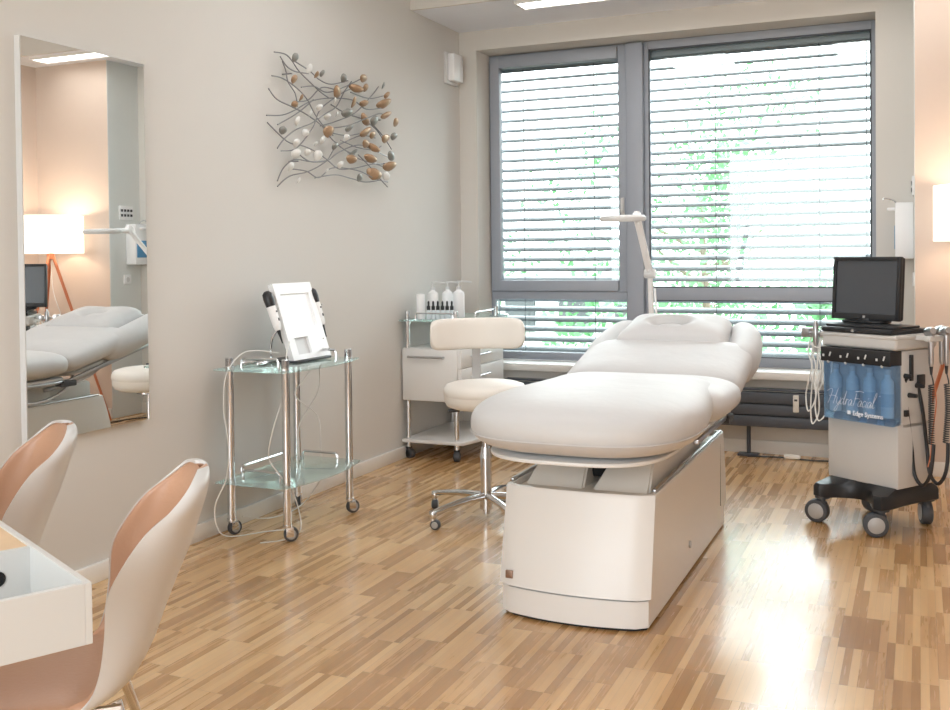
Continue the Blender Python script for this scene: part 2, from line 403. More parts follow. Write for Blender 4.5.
LEAVES=[(4.501,2.331,0.022,0.022,'g'),(4.501,2.220,0.028,0.022,'b'),(4.638,2.292,0.026,0.029,'w'),(4.703,2.273,0.026,0.018,'b'),(4.752,2.288,0.022,0.019,'g'),(4.966,2.294,0.029,0.021,'g'),(5.197,2.329,0.056,0.021,'b'),(4.903,2.209,0.043,0.027,'b'),(5.102,2.257,0.043,0.019,'b'),(5.212,2.277,0.034,0.022,'b'),(5.448,2.326,0.039,0.022,'g'),(5.467,2.269,0.030,0.019,'b'),(5.463,2.218,0.051,0.028,'b'),(5.095,2.177,0.038,0.033,'b'),(5.207,2.186,0.034,0.018,'b'),(4.482,2.085,0.020,0.017,'b'),(4.541,2.129,0.018,0.019,'b'),(4.614,2.057,0.021,0.018,'w'),(4.708,2.098,0.019,0.017,'w'),(4.876,2.159,0.020,0.017,'w'),(4.997,2.104,0.037,0.024,'g'),(4.819,2.066,0.022,0.018,'w'),(4.917,2.089,0.018,0.017,'w'),(5.488,2.151,0.052,0.020,'b'),(5.580,2.117,0.041,0.024,'b'),(5.236,2.096,0.051,0.022,'b'),(5.310,2.097,0.032,0.031,'g'),(4.491,2.000,0.024,0.025,'w'),(4.372,1.940,0.019,0.018,'g'),(4.588,1.951,0.018,0.016,'w'),(4.832,1.983,0.032,0.032,'b'),(5.016,2.021,0.032,0.020,'g'),(5.222,2.020,0.051,0.025,'b'),(5.299,2.011,0.037,0.021,'b'),(5.442,2.004,0.051,0.026,'b'),(5.559,2.030,0.031,0.022,'g'),(4.983,1.965,0.018,0.018,'w'),(4.769,1.931,0.019,0.021,'w'),(4.514,1.891,0.025,0.021,'w'),(4.699,1.904,0.014,0.013,'w'),(4.869,1.907,0.025,0.021,'g'),(5.210,1.951,0.045,0.021,'b'),(5.308,1.937,0.040,0.017,'b'),(5.082,1.890,0.030,0.016,'g'),(4.497,1.833,0.029,0.025,'w'),(4.595,1.848,0.018,0.016,'w'),(4.692,1.840,0.028,0.028,'w'),(5.519,1.906,0.037,0.023,'g'),(5.043,1.848,0.035,0.023,'b'),(5.278,1.872,0.043,0.021,'b'),(5.517,1.844,0.046,0.029,'b'),(4.447,1.761,0.031,0.025,'w'),(4.941,1.810,0.021,0.021,'w'),(4.789,1.767,0.015,0.012,'w'),(5.313,1.783,0.049,0.033,'b'),(5.127,1.748,0.038,0.018,'g'),(5.448,1.778,0.027,0.023,'w'),(4.518,1.697,0.013,0.017,'w'),]

# ------------------------------------------------------------------ outdoors
tag(MB().box((0, 30, -3.1), (90, 44, .2)).build('outdoor_ground', M_grass, smooth=False), kind='structure')
def tree(cx, cy, base, top, rad, n, seed, label, cat='tree', mt=None, dens=None, name='leafy_tree'):
    rnd = random.Random(seed)
    r = empty(name, (cx, cy, base), label, cat, group=None)
    b = MB()
    h = top-base
    b.tube([(cx, cy, base), (cx+.1, cy, base+h*.3), (cx-.05, cy, base+h*.8)], lambda t: .13*(1-t*.8), n=8)
    for k in range(9):
        a = rnd.uniform(0, 6.28); z0 = base+h*rnd.uniform(.25, .7); L = rad*rnd.uniform(.5, .9)
        b.tube([(cx, cy, z0), (cx+cos(a)*L*.5, cy+sin(a)*L*.5, z0+.25*L), (cx+cos(a)*L, cy+sin(a)*L, z0+.6*L)], lambda t: .04*(1-t*.8), n=5)
    b.build('trunk', M_bark, r)
    b = MB(); bm = b.bm
    cl = [(rnd.gauss(0, .45)*rad, rnd.gauss(0, .4)*rad, base+h*rnd.uniform(.15, 1)) for _ in range(60)]
    for i in range(n):
        c = cl[rnd.randrange(len(cl))]; g = rad*.16
        p = Vector((cx+c[0]+rnd.gauss(0, g), cy+c[1]+rnd.gauss(0, g), c[2]+rnd.gauss(0, g)))
        s = rnd.uniform(.035, .075)
        u = Vector((rnd.gauss(0, 1), rnd.gauss(0, 1), rnd.gauss(0, 1))).normalized(); v = u.orthogonal().normalized()
        vs = [bm.verts.new(p+u*s), bm.verts.new(p+v*s*.5), bm.verts.new(p-u*s), bm.verts.new(p-v*s*.5)]
        bm.faces.new(vs)
    b.build('foliage', mt or M_leafg, r, smooth=False)
tree(-2.6, 13.5, -3, 3.4, 1.5, 5200, 1, 'light green tree behind the middle of the wide window')
tree(-6.6, 14.0, -3, 2.4, 1.3, 4200, 2, 'pale green tree seen through the narrower left window')
for i, (x, y, t, rd, lb) in enumerate([(-5.2, 10.6, .9, .75, 'low green shrub outside below the left window sash'), (-2.9, 10.0, .75, .75, 'low green shrub outside behind the treatment bed head'),
                               (-.7, 10.6, .95, .75, 'low green shrub outside beyond the computer monitor')]):
    tree(x, y, -3, t, rd, 2600, 20+i, lb, 'shrub', name='garden_shrub')
r = empty('far_building', (-7, 20, -3), 'pale building with dark windows seen low through the left window', 'building')
MB().box((-7.6, 20, -.9), (7, 3, 4.2)).build('wall', M_hous, r, smooth=False)
for k in range(6):
    MB().box((-10.4+k*1.1, 18.47, .2), (.6, .08, .8)).build('window', M_rub, r, smooth=False)

# ------------------------------------------------------------------ treatment bed
CX = -1.12
bed = empty('treatment_bed', (CX, 4.2, 0), 'large light grey padded treatment bed on a white boxed base', 'bed')
# base: side profile extruded in x, front face bowed outwards
b = MB()
def base_ring(z):
    # plan outline at height z
    pts = []
    t = min(1, z/.475)
    yf = 3.395 + (.07*max(0, (z-.10))/.375); bow = .045*(1-.55*t)
    yb = 4.95 - .10*t**2
    hw = .279 - .002*t
    cx = -1.125+.006*t
    for i in range(15):
        u = -1+2*i/14; uu = max(-1, min(1, u))
        pts.append((cx+hw*uu, yf-bow*(1-uu*uu) + (.018 if abs(uu) > .99 else 0), z))
    for i in range(9):
        pts.append((cx+hw, yf+.05+(yb-yf-.10)*i/8, z))
    for i in range(9):
        u = 1-2*i/8; pts.append((cx+hw*u*.97, yb+.02*(1-u*u), z))
    for i in range(9):
        pts.append((cx-hw, yb-.05-(yb-yf-.10)*i/8, z))
    return pts
def sc(ring, k): 
    return [(-1.125+(p[0]+1.125)*k, 4.17+(p[1]-4.17)*(1-(1-k)*.33), p[2]) for p in ring]
b.grid([base_ring(z) for z in (.112, .16, .22, .28, .34, .40, .44, .452)]+[sc([(q[0],q[1],.457) for q in base_ring(.457)], .992), sc([(q[0],q[1],.457) for q in base_ring(.457)], .93)], close_u=True)
b.grid([[(p[0], p[1], .457) for p in sc(base_ring(.457), .93)], [(p[0], p[1], .42) for p in sc(base_ring(.457), .925)]], close_u=True)
bb = b.build('base_panel', M_base, bed, ang=35)
b = MB(); b.grid([sc(base_ring(z), .965) for z in (.012, .02, .06, .104)]+[sc(base_ring(.108), .93)], close_u=True, cap=True); b.build('plinth', M_base, bed, ang=35)
b = MB(); b.prism([(p[0], p[1]) for p in sc(base_ring(.11), .93)], 0, .013); b.build('floor_gasket', M_dark, bed, smooth=False)
b = MB(); b.prism([(p[0], p[1]) for p in sc(base_ring(.475), .918)], .428, .438); b.build('base_tray', M_base2, bed, smooth=False)
# metal trim along the top of the long sides
for sx in (-1, 1):
    MB().box((-1.125+sx*.268, 4.17, .462), (.014, 1.30, .012), .004).build('trim_strip', M_alu, bed)
MB().box((-1.125+.281, 4.74, .28), (.003, .003, .3)).build('panel_seam', M_rub, bed, smooth=False)
# inner lifting housing: sloped panels in front, the dark gap between them painted by a near black block
for x0, x1, xa, xb in ((-1.36, -1.13, -1.31, -1.15), (-1.10, -.885, -1.03, -.90)):
    b = MB()
    A = [(x0, 3.56, .43), (x1, 3.56, .43), (x1, 4.5, .43), (x0, 4.5, .43)]
    B = [(xa, 3.74, .585), (xb, 3.74, .585), (xb, 4.5, .585), (xa, 4.5, .585)]
    b.grid([A, B], close_u=True, cap=True); bmesh.ops.bevel(b.bm, geom=list(b.bm.edges), offset=.008, segments=2, affect='EDGES')
    b.build('lift_housing', M_base2, bed)
b = MB().box((-1.09, 3.95, .52), (.14, .5, .13), .01); b.box((-1.09, 3.72, .575), (.30, .12, .04), .01); b.build('gap_shade_block', M_dark, bed)  # near black colour puts in the shade of the gap
b = MB().box((-1.125, 4.62, .50), (.40, .42, .10), .02); b.build('rear_housing', M_base2, bed)
# curved index rail under the left side (seen in the mirror)
b = MB(); b.tube([(-1.41, 4.30+.30*cos(a), .62-.14*sin(a)) for a in [pi*(i/10) for i in range(11)]], .009, n=8, smooth=False)
b.build('index_rail', M_alu, bed)
# upholstery
INC = radians(13.5); HY, HZ = 4.50, .595
tilt = Matrix.Translation((0, HY, HZ)) @ rx(INC) @ Matrix.Translation((0, -HY, -HZ))
def asym(cy, a, bf, bb, ef, eb, n=72, cx=CX):
    out = []
    for i in range(n):
        t = 2*pi*i/n; lo = sin(t) < 0; ee = ef if lo else eb; bl = bf if lo else bb
        x = abs(cos(t))**(2/ee)*(1 if cos(t) >= 0 else -1); y = abs(sin(t))**(2/ee)*(-1 if lo else 1)
        out.append((cx+a*x, cy+bl*y))
    return out
def legout(cx, hw, y0, y1, n=72):
    out = []
    for i in range(n):
        t = 2*pi*i/n; lo = sin(t) < 0; ee = 3.1 if lo else 9; cy = 3.70; bl = (cy-y0) if lo else (y1-cy)
        x = abs(cos(t))**(2/ee)*(1 if cos(t) >= 0 else -1); y = cy+bl*abs(sin(t))**(2/ee)*(-1 if lo else 1)
        k = 1-.13*max(0, min(1, (y-3.93)/.10))**2
        out.append((cx+hw*x*k, y))
    return out
b = MB().pad(legout(CX+.010, .414, 3.165, 4.36), .594, .802, p=4.0, rings=10, c=(CX+.008, 3.75))
foot = b.build('leg_cushion', M_cush, bed, ang=80, sub=1)
b = MB().pad(asym(4.22, .420, .26, .29, 6, 7, cx=CX+.008), .603, .775, p=4.0, rings=10); b.build('seat_cushion', M_cush, bed, ang=80, sub=1)
b = MB()
bm_ = MB().pad(asym(4.78, .408, .32, .28, 7, 6), .602, .778, p=3.8, rings=10); bm_.xf(tilt); bm_.build('back_cushion', M_cush, bed, ang=80, sub=1)
h = MB().pad(asym(5.20, .365, .20, .26, 6, 4.5), .602, .725, p=3.6, rings=8); h.xf(tilt); h.build('head_cushion', M_cush, bed, ang=80, sub=1)
b = MB(); seam = [q for q in legout(CX+.010, .414, 3.165, 4.36) if q[1] < 3.95]
seam.sort(key=lambda q: math.atan2(q[0]-CX, -(q[1]-4.2)))
b.tube([(CX+.010+(q[0]-CX-.010)*.9965, 3.75+(q[1]-3.75)*.9965, .672) for q in seam], .0022, n=6, smooth=False); b.build('seam', M_cush, foot)
# side bolsters curling round the head
for sx in (-1, 1):
    h = MB(); rows = []
    P = spline([Vector(p) for p in [(sx*.322, 4.80, .662), (sx*.342, 4.95, .668), (sx*.338, 5.12, .672), (sx*.315, 5.28, .672), (sx*.265, 5.41, .665)]], 6)
    n = 18; L = len(P)-1
    for i, p in enumerate(P):
        a = P[max(i-1, 0)]; c = P[min(i+1, L)]; d = (c-a).normalized(); side = d.cross(Vector((0, 0, 1))).normalized(); up = Vector((0, 0, 1))
        t = i/L; e = min(1, (1-abs(2*t-1)**5)+.02)**.5
        rows.append([Vector((CX, 0, 0))+p+side*cos(2*pi*j/n)*.082*e+up*sin(2*pi*j/n)*.090*e for j in range(n)])
    h.grid(rows, close_u=True, cap=True); h.xf(tilt); h.build('side_bolster', M_cush, bed, ang=80, sub=1)
# head pillow with a round face-hole insert
pl = MB(); rows = []
NX, NYY = 34, 26
def pillow_pt(u, v, top):
    x = u*.262*(1-.06*v); y = 5.135+v*.185
    e = (max(0, 1-abs(u)**6)*max(0, 1-abs(v)**4.5))**.45
    d = math.hypot((u*.262+.022)/.085, (v+.12)*.185/.060)
    z = .733+e*.085
    if top: z -= .046*math.exp(-(d/1.05)**4); z += .010*math.exp(-((d-1.5)/.4)**2); z += .012*max(0, v)*abs(u)
    return (CX+x, y, z if top else .720-e*.03)
for top in (True, False):
    pl.grid([[pillow_pt(-1+2*i/NX, -1+2*j/NYY, top) for i in range(NX+1)] for j in range(NYY+1)])
bnd = lambda top: [pillow_pt(-1+2*i/NX, -1, top) for i in range(NX+1)]+[pillow_pt(1, -1+2*j/NYY, top) for j in range(1, NYY+1)]+[pillow_pt(1-2*i/NX, 1, top) for i in range(1, NX+1)]+[pillow_pt(-1, 1-2*j/NYY, top) for j in range(1, NYY)]
pl.grid([bnd(True), bnd(False)], close_u=True); bmesh.ops.remove_doubles(pl.bm, verts=pl.bm.verts, dist=1e-4)
pl.xf(tilt); pillow = pl.build('head_pillow', M_cush, bed, ang=80)
ins = MB().pad(sup(CX-.022, 5.113, .064, .043, 2, 40), .772, .803, p=3, rings=5); ins.xf(tilt); ins.build('face_hole_insert', M_cush, pillow, ang=80)
# carrier plates and rails
b = MB().prism(asym(3.64, .330, .405, .30, 3.0, 7), .588, .602, .004); b.build('leg_plate', M_base, bed)
b = MB().prism(asym(4.20, .345, .30, .33, 8, 7), .592, .610, .006); b.build('seat_plate', M_base, bed)
b = MB().prism(asym(4.98, .33, .42, .40, 8, 5), .588, .610, .006); b.xf(tilt); b.build('back_plate', M_base, bed)
for sx in (-1, 1):
    b = MB().box((CX+sx*.340, 4.86, .580), (.022, .74, .026), .004); b.xf(tilt); b.build('side_rail', M_alu, bed)
    b = MB().box((CX+sx*.345, 4.16, .584), (.022, .62, .020), .004); b.build('side_rail', M_alu, bed)
    b = MB().box((CX+sx*.345, 4.50, .575), (.05, .10, .035), .006); b.cyl((CX+sx*.32, 4.44, .572), (CX+sx*.37, 4.44, .572), .011, n=14); b.build('hinge', M_rub, bed)
for sx in (-1, 1): MB().tube([(CX+sx*.20, 4.45, .53), (CX+sx*.22, 4.75, .57), (CX+sx*.22, 4.95, .66)], .014, n=10).build('gas_strut', M_alu, bed)
b = MB().box((-1.355, 3.390, .150), (.028, .010, .028), .002); b.build('badge', M_rose, bed)
b = MB().cyl((-.862, 4.05, .105+.03), (-.838, 4.05, .105+.03), .014, n=20); b.build('side_knob', M_alu, bed)

# ------------------------------------------------------------------ casters
def caster(root, x, y, r=.035, a=0, m=None, zt=None, w=.022, twin=False, hub=None):
    """swivel caster: fork part with its wheel as a sub-part. local coordinates of root"""
    f = MB(); zt = zt or r*2.3
    R = Matrix.Translation((x, y, 0)) @ rz(a)
    off = r*.45
    f.cyl((0, 0, zt-.012), (0, 0, zt), r*.62, n=16); f.cyl((0, 0, r*1.5), (0, 0, zt-.005), r*.28, n=12)
    ww = w/2+.003
    if twin: f.box((off*.5, 0, r*1.35), (r*1.2, w*.42, r*1.0), .003)
    else:
        for s in (-1, 1): f.box((off*.6, s*ww, r*1.35), (r*1.0, .003, r*1.3), .001)
        f.box((off*.2, 0, r*2.02), (r*1.1, ww*2, .004), .001)
    f.xf(R); fo = f.build('caster', m or M_alu, root, world=False)
    t = MB()
    prof = [(0, -w/2), (r*.80, -w/2), (r*.95, -w/2+.002), (r, -w/2+.006), (r, w/2-.006), (r*.95, w/2-.002), (r*.80, w/2), (0, w/2)]
    t.lathe(prof, (off, 0, r), (0, 1, 0), 28); t.xf(R); t.build('wheel', M_rub, fo, world=False)
    h = MB()
    h.lathe([(0, -w/2-.0035), (r*.60, -w/2-.0035), (r*.70, -w/2+.001), (r*.70, w/2-.001), (r*.60, w/2+.0035), (0, w/2+.0035)], (off, 0, r), (0, 1, 0), 24)
    h.xf(R); h.build('wheel_hub', hub or M_hubg, fo, world=False)
    return fo

# ------------------------------------------------------------------ doctor stool
st = empty('swivel_stool', (-1.965, 4.62, 0), 'off white swivel stool with curved back pad on a chrome star base', 'stool', rz=0)
b = MB().lathe([(0, .548), (.165, .548), (.192, .560), (.203, .585), (.203, .612)], n=48); b.build('seat_underside', M_cush2, st, world=False, ang=60)
b = MB().lathe([(.2035, .610), (.207, .618), (.205, .640), (.192, .660), (.160, .670), (0, .674)], n=48); b.build('seat', M_cush2, st, world=False, ang=60)
b = MB().cyl((0, 0, .06), (0, 0, .30), .028, n=24).cyl((0, 0, .30), (0, 0, .35), .031, .022, n=24).cyl((0, 0, .34), (0, 0, .55), .016, n=20).cyl((0, 0, .525), (0, 0, .548), .07, n=24); b.build('post', M_chrome, st, world=False)
b = MB().cyl((0, 0, .045), (0, 0, .12), .032, n=24); b.cyl((0, 0, .02), (0, 0, .05), .018, n=20); b.build('hub', M_chrome, st, world=False)
for k in range(5):
    a = radians([-117, -43, 26, 96, 166][k]); d = Vector((cos(a), sin(a), 0)); sd = Vector((-sin(a), cos(a), 0))
    b = MB(); rows = []
    for i in range(9):
        t = i/8; rr = .02+t*.315; z = .108-.030*t**2.0; w = .021-.005*t; hh = .019-.006*t
        o = d*rr+Vector((0, 0, z)); rows.append([o+sd*w*cos(q)+Vector((0, 0, hh*sin(q))) for q in [2*pi*j/10 for j in range(10)]])
    b.grid(rows, close_u=True, cap=True); e = d*.33; b.cyl((e.x, e.y, .052), (e.x, e.y, .088), .018, n=16, bev=.003)
    b.build('leg', M_chrome, st, world=False, ang=50)
    caster(st, e.x, e.y, .024, a+2.2, M_chrome, .055, w=.03, twin=True)
b = MB().tube([(-.02, -.02, .54), (-.09, -.05, .54), (-.12, -.06, .535)], .004, n=8); b.build('lever', M_chrome, st, world=False)
b = MB().tube([(-.115, -.055, .536), (-.135, -.065, .533), (-.165, -.075, .531)], .009, n=10); b.build('lever_grip', M_black, st, world=False)
# back pad
b = MB(); rows = []; bc = Vector((-.150, .22, .893)); bd = radians(122); n = 22
for i in range(23):
    t = i/22; ph = (t-.5)*radians(108); R = .300; 
    ctr = Vector((0, 0, 0))-Vector((cos(bd), sin(bd), 0))*0
    o = Vector((bc.x, bc.y, 0))-Vector((cos(bd), sin(bd), 0))*R
    a = bd+ph; p = o+Vector((cos(a), sin(a), 0))*R
    e = (1-abs(2*t-1)**9)**.5+.02; rad = Vector((cos(a), sin(a), 0))
    row = []
    for j in range(n):
        q = 2*pi*j/n; cxp = abs(cos(q))**.55*(1 if cos(q) >= 0 else -1); szp = abs(sin(q))**.5*(1 if sin(q) >= 0 else -1)
        row.append(p+rad*cxp*.030*e+Vector((0, 0, bc.z+.080*szp*(.35+.65*e))))
    rows.append(row)
b.grid(rows, close_u=True, cap=True); b.build('backrest', M_cush2, st, world=False, ang=70, sub=1)
b = MB(); P = spline([Vector(p) for p in [(-.06, .10, .540), (-.13, .19, .545), (-.165, .27, .60), (-.17, .285, .72), (-.165, .27, .90)]], 6)
for s_ in (1,):
    rows = []
    for i, p in enumerate(P):
        t = (P[min(i+1, len(P)-1)]-P[max(i-1, 0)]).normalized(); sd = Vector((cos(bd-pi/2), sin(bd-pi/2), 0)); nn = t.cross(sd).normalized()
        rows.append([p+sd*.022*x+nn*.005*y for x, y in ((-1, -1), (1, -1), (1, 1), (-1, 1))])
    b.grid(rows, close_u=True, cap=True)
b.build('back_support', M_alu, st, world=False, ang=50)

# ------------------------------------------------------------------ glass trolley by the wall
def bow_shelf(x0, x1, y0, y1, bow, n=18, cr=.03):
    """plan outline: straight back at x0, front bowed towards +x"""
    pts = [(x0, y0), ]
    for i in range(n+1):
        t = i/n; y = y0+(y1-y0)*t; pts.append((x1+bow*(1-(2*t-1)**2), y))
    pts.append((x0, y1)); return pts
def urail(p, q, h, r=.006):
    p = Vector(p); q = Vector(q); d = (q-p).normalized()*.018; u = Vector((0, 0, h))
    return [p, p+u*.72, p+u+d*.6, p+u+d*1.6, q+u-d*1.6, q+u-d*.6, q+u*.72, q]
tr = empty('glass_trolley', (-2.80, 4.18, 0), 'chrome and glass two shelf trolley carrying a white tablet device by the left wall', 'trolley')
px_, qx_, py_, qy_ = -2.955, -2.645, 3.90, 4.455
for x in (px_, qx_):
    for y in (py_, qy_):
        b = MB().cyl((x, y, .076), (x, y, .83), .0185, n=20).cyl((x, y, .768), (x, y, .790), .021, n=20).cyl((x, y, .245), (x, y, .268), .021, n=20)
        b.cyl((x, y, .79), (x, y, .832), .0185, n=20, bev=.003); b.build('post', M_chrome, tr)
        l = Vector((x, y, 0))-Vector((-2.80, 4.18, 0)); caster(tr, l.x, l.y, .034, {(px_, py_): 1.2, (qx_, py_): .7, (px_, qy_): 2.0, (qx_, qy_): .9}[(x, y)], M_chrome, .078, w=.026)
for z in (.774, .250):
    b = MB().prism(bow_shelf(-2.998, -2.622, 3.838, 4.525, .055), z, z+.009, .002); b.build('glass_shelf', M_shelf, tr)
for z in (.783, .259):
    for y in (3.925, 4.43):
        b = MB().tube(urail((-2.905, y, z), (-2.70, y, z), .045), .0065, n=8, smooth=False); b.build('rail', M_chrome, tr)
b = MB().tube(urail((-2.968, 4.0, .259), (-2.968, 4.36, .259), .045), .0065, n=8, smooth=False); b.build('rail', M_chrome, tr)
# device on top: upright white frame leaning back
DZ = .7845
dv = empty('tablet_device', (-2.80, 4.30, DZ), 'upright white framed tablet device leaning back on the glass trolley', 'device')
lean = radians(-18)
DM = Matrix.Translation((-2.765, 4.155, DZ+.008)) @ ry(lean) @ Matrix.Identity(4)     # local: x thickness, y width, z height
b = MB()
def ringed(b, w0, w1, h0, h1, t, hole, hole2):
    pass
W_, H_ = .335, .395
for (y0, y1, z0, z1) in ((0, .040, 0, H_), (W_-.040, W_, 0, H_), (.04, W_-.04, H_-.055, H_), (.04, W_-.04, .115, .150), (.04, W_-.04, 0, .030), (.04, .055, .03, .115), (.175, W_-.04, .03, .115)):
    b.box((-.014, (y0+y1)/2, (z0+z1)/2), (.028, y1-y0+.0006, z1-z0+.0006))
b.box((-.024, W_/2, H_/2), (.010, W_-.004, H_-.004), .003)
b.xf(DM); b.build('housing', M_white, dv, ang=30)
b = MB().box((-.0155, W_/2, .245), (.004, W_-.08, .19)); b.xf(DM); b.build('screen', M_screenw, dv, smooth=False)
b = MB().box((-.0155, .115, .072), (.004, .118, .085)); b.xf(DM); b.build('control_pad', M_whited, dv, smooth=False)
b = MB().box((-.033, .08, .20), (.012, .05, .30), .004); b.xf(DM); b.box((-2.84, 4.30, DZ+.006), (.20, .31, .012), .003); b.build('stand_base', M_black, dv)
b = MB().tube([(-2.93, 4.20, DZ+.012), (-2.92, 4.20, DZ+.12), (-2.845, 4.22, DZ+.20)], .006); b.build('back_strut', M_chrome, dv)
def handpiece(y, lbl, tilt_):
    h = empty('treatment_handpiece', (-2.80, y, DZ+.2), lbl, 'handpiece', group=None)
    m_ = DM @ Matrix.Translation((-.012, y-4.155, .0)) @ rx(tilt_)
    b = MB().lathe([(0, .165), (.010, .165), (.017, .172), (.020, .19), (.022, .265), (.022, .285), (0, .285)], n=24); b.xf(m_); b.build('body', M_white, h)
    b = MB().lathe([(.0215, .285), (.024, .300), (.026, .325), (.023, .350), (.012, .362), (0, .364)], n=24); b.xf(m_); b.build('head', M_black, h)
    b = MB().lathe([(0, .100), (.003, .100), (.005, .13), (.010, .166), (0, .166)], n=16); b.xf(m_); b.build('tail', M_black, h)
    for c_, d_ in (((.023, 0, .255), (.004, .008, .008)), ((.022, 0, .215), (.004, .006, .014))): MB().box(c_, d_).xf(m_).build('button', M_rub, h)
    return h
handpiece(4.155-.030, 'white and black handpiece hung on the left side of the tablet device', radians(3))
handpiece(4.155+W_+.030, 'white and black handpiece hung on the right side of the tablet device', radians(3))
for yy, sg in ((4.155-.008, -1), (4.155+W_+.008, 1)):
    b = MB().tube([Vector((-.012+.026*cos(a), sg*.022+.026*sin(a), .27)) for a in [2*pi*i/14 for i in range(13)]], .003, smooth=False); b.xf(DM @ Matrix.Translation((0, yy-4.155, 0))); b.build('holder_ring', M_whited, dv)
# chrome handpieces lying behind rail
for k, (p, q, lb) in enumerate((((-2.93, 3.955, DZ+.014), (-2.90, 4.11, DZ+.016), 'chrome wand lying on the trolley top nearest the wall'), ((-2.84, 3.955, DZ+.014), (-2.85, 4.13, DZ+.014), 'chrome wand lying on the trolley top in front of the black base'))):
    p = Vector(p); q = Vector(q)
    o = MB(); L = (q-p).length; o.lathe([(0, 0), (.007, .002), (.0125, .02), (.0125, L*.55), (.009, L*.62), (.009, L*.9), (.004, L), (0, L)], p, q-p, 18)
    w_ = o.build('metal_wand', M_chrome); tag(w_, lb, 'wand')
# cables
def cable(name, pts, lab, cat='cable', m=None, r=.0032, k=8, group=None):
    o = MB().tube(pts, r, n=7, k=k).build(name, m or M_cable); tag(o, lab, cat, group); return o
z0 = DZ
cable('white_cable', [(-2.785, 4.145, z0+.105), (-2.74, 4.05, z0+.05), (-2.69, 3.98, z0+.02), (-2.665, 3.93, .70), (-2.70, 3.87, .50), (-2.72, 3.87, .38), (-2.68, 3.90, .30), (-2.64, 3.95, .20), (-2.62, 3.97, .05), (-2.66, 3.92, .006), (-2.74, 3.82, .005)], 'thin white cable hanging from the left handpiece past the front trolley post')
cable('white_cable', [(-2.84, 4.13, z0+.05), (-2.90, 4.02, z0+.07), (-2.93, 3.95, z0+.055), (-2.94, 3.855, z0-.03), (-2.945, 3.84, .60), (-2.93, 3.84, .50), (-2.925, 3.845, .40), (-2.94, 3.84, .27), (-2.97, 3.80, .16), (-2.96, 3.80, .06), (-2.93, 3.85, .008), (-2.82, 4.0, .005), (-2.72, 4.08, .005)], 'thin white cable looping down beside the left trolley post to the floor')
cable('white_cable', [(-2.79, 4.46, z0+.10), (-2.84, 4.50, z0+.02), (-2.86, 4.525, z0-.04), (-2.87, 4.53, .60), (-2.90, 4.40, .45), (-2.89, 4.37, .34), (-2.88, 4.36, .27)], 'thin white cable crossing behind the trolley, slanting down to the left')
cable('white_cable', [(-2.88, 4.40, z0+.02), (-2.93, 4.515, z0+.0), (-2.92, 4.525, .70), (-2.90, 4.36, .60), (-2.87, 4.52, .47), (-2.86, 4.53, .30), (-2.86, 4.53, .15), (-2.90, 4.40, .03), (-2.94, 4.2, .01), (-2.97, 4.0, .06)], 'thin white cable crossing behind the trolley and sagging below the lower shelf')

# ------------------------------------------------------------------ wall mirror
mr = empty('wall_mirror', (WX, 3.09, .613), 'tall frameless rectangular mirror mounted on the left wall', 'mirror')
my0, my1, mz0, mz1 = 2.776, 3.428, .613, 2.123
MB().box((WX+.0135, (my0+my1)/2, (mz0+mz1)/2), (.027, my1-my0, mz1-mz0), .001).build('backing', M_whited, mr, smooth=False)
MB().box((WX+.0285, (my0+my1)/2, (mz0+mz1)/2), (.003, my1-my0-.004, mz1-mz0-.004)).build('mirror_glass', M_mirror, mr, smooth=False)

# ------------------------------------------------------------------ wall art
art = empty('metal_wall_art', (WX, 5.0, 2.0), 'metal wall sculpture of crossing wires with bronze and white leaves', 'wall art')
for i, w in enumerate(WIRES):
    d = .05+.030*((i*37) % 10)/10
    pts = [(WX+d+.010*sin(j*1.7+i), y, z) for j, (y, z) in enumerate(w)]
    MB().tube(pts, .0034, n=6, k=5).build('wire', M_wire, art)
rl = random.Random(3)
for i, (y, z, w, h_, t) in enumerate(LEAVES):
    b = MB(); a = rl.uniform(-.5, .5); yaw = rl.uniform(-.5, .5)
    n = 9; rows = []
    for j in range(n+1):
        u = -1+2*j/n; wd = max(.02, (1-abs(u)**2.2))**.6*(1+.25*u)
        rows.append([(.012*(1-(k/4-.5)**2*4)*(1-u*u)+.01*u, (k/4-.5)*2.3*w*wd, 1.0*h_*u) for k in range(5)])
    b.grid(rows); b.xf(Matrix.Translation((WX+.080+rl.uniform(-.01, .015), y, z)) @ rx(a) @ rz(yaw))
    b.build('leaf', {'b': M_bronze, 'g': M_grey, 'w': M_wleaf}[t], art, solid=.002)
for y_, z_ in ((4.50, 2.25), (5.5, 1.86), (5.45, 2.12), (4.55, 1.80)): MB().cyl((WX, y_, z_), (WX+.06, y_, z_), .004, n=8).build('wall_pin', M_wire, art)
# small wall box
r = empty('wall_speaker', (WX, 6.575, 2.5), 'small white box high on the left wall beside the window', 'wall box')
MB().box((WX+.01, 6.575, 2.61), (.02, .19, .22), .004).build('back_plate', M_whited, r)
MB().box((WX+.045, 6.585, 2.615), (.05, .155, .19), .008).build('cover', M_white, r)
M_label = mat('pale paper label', lin(196, 212, 226), .5, var=.05)

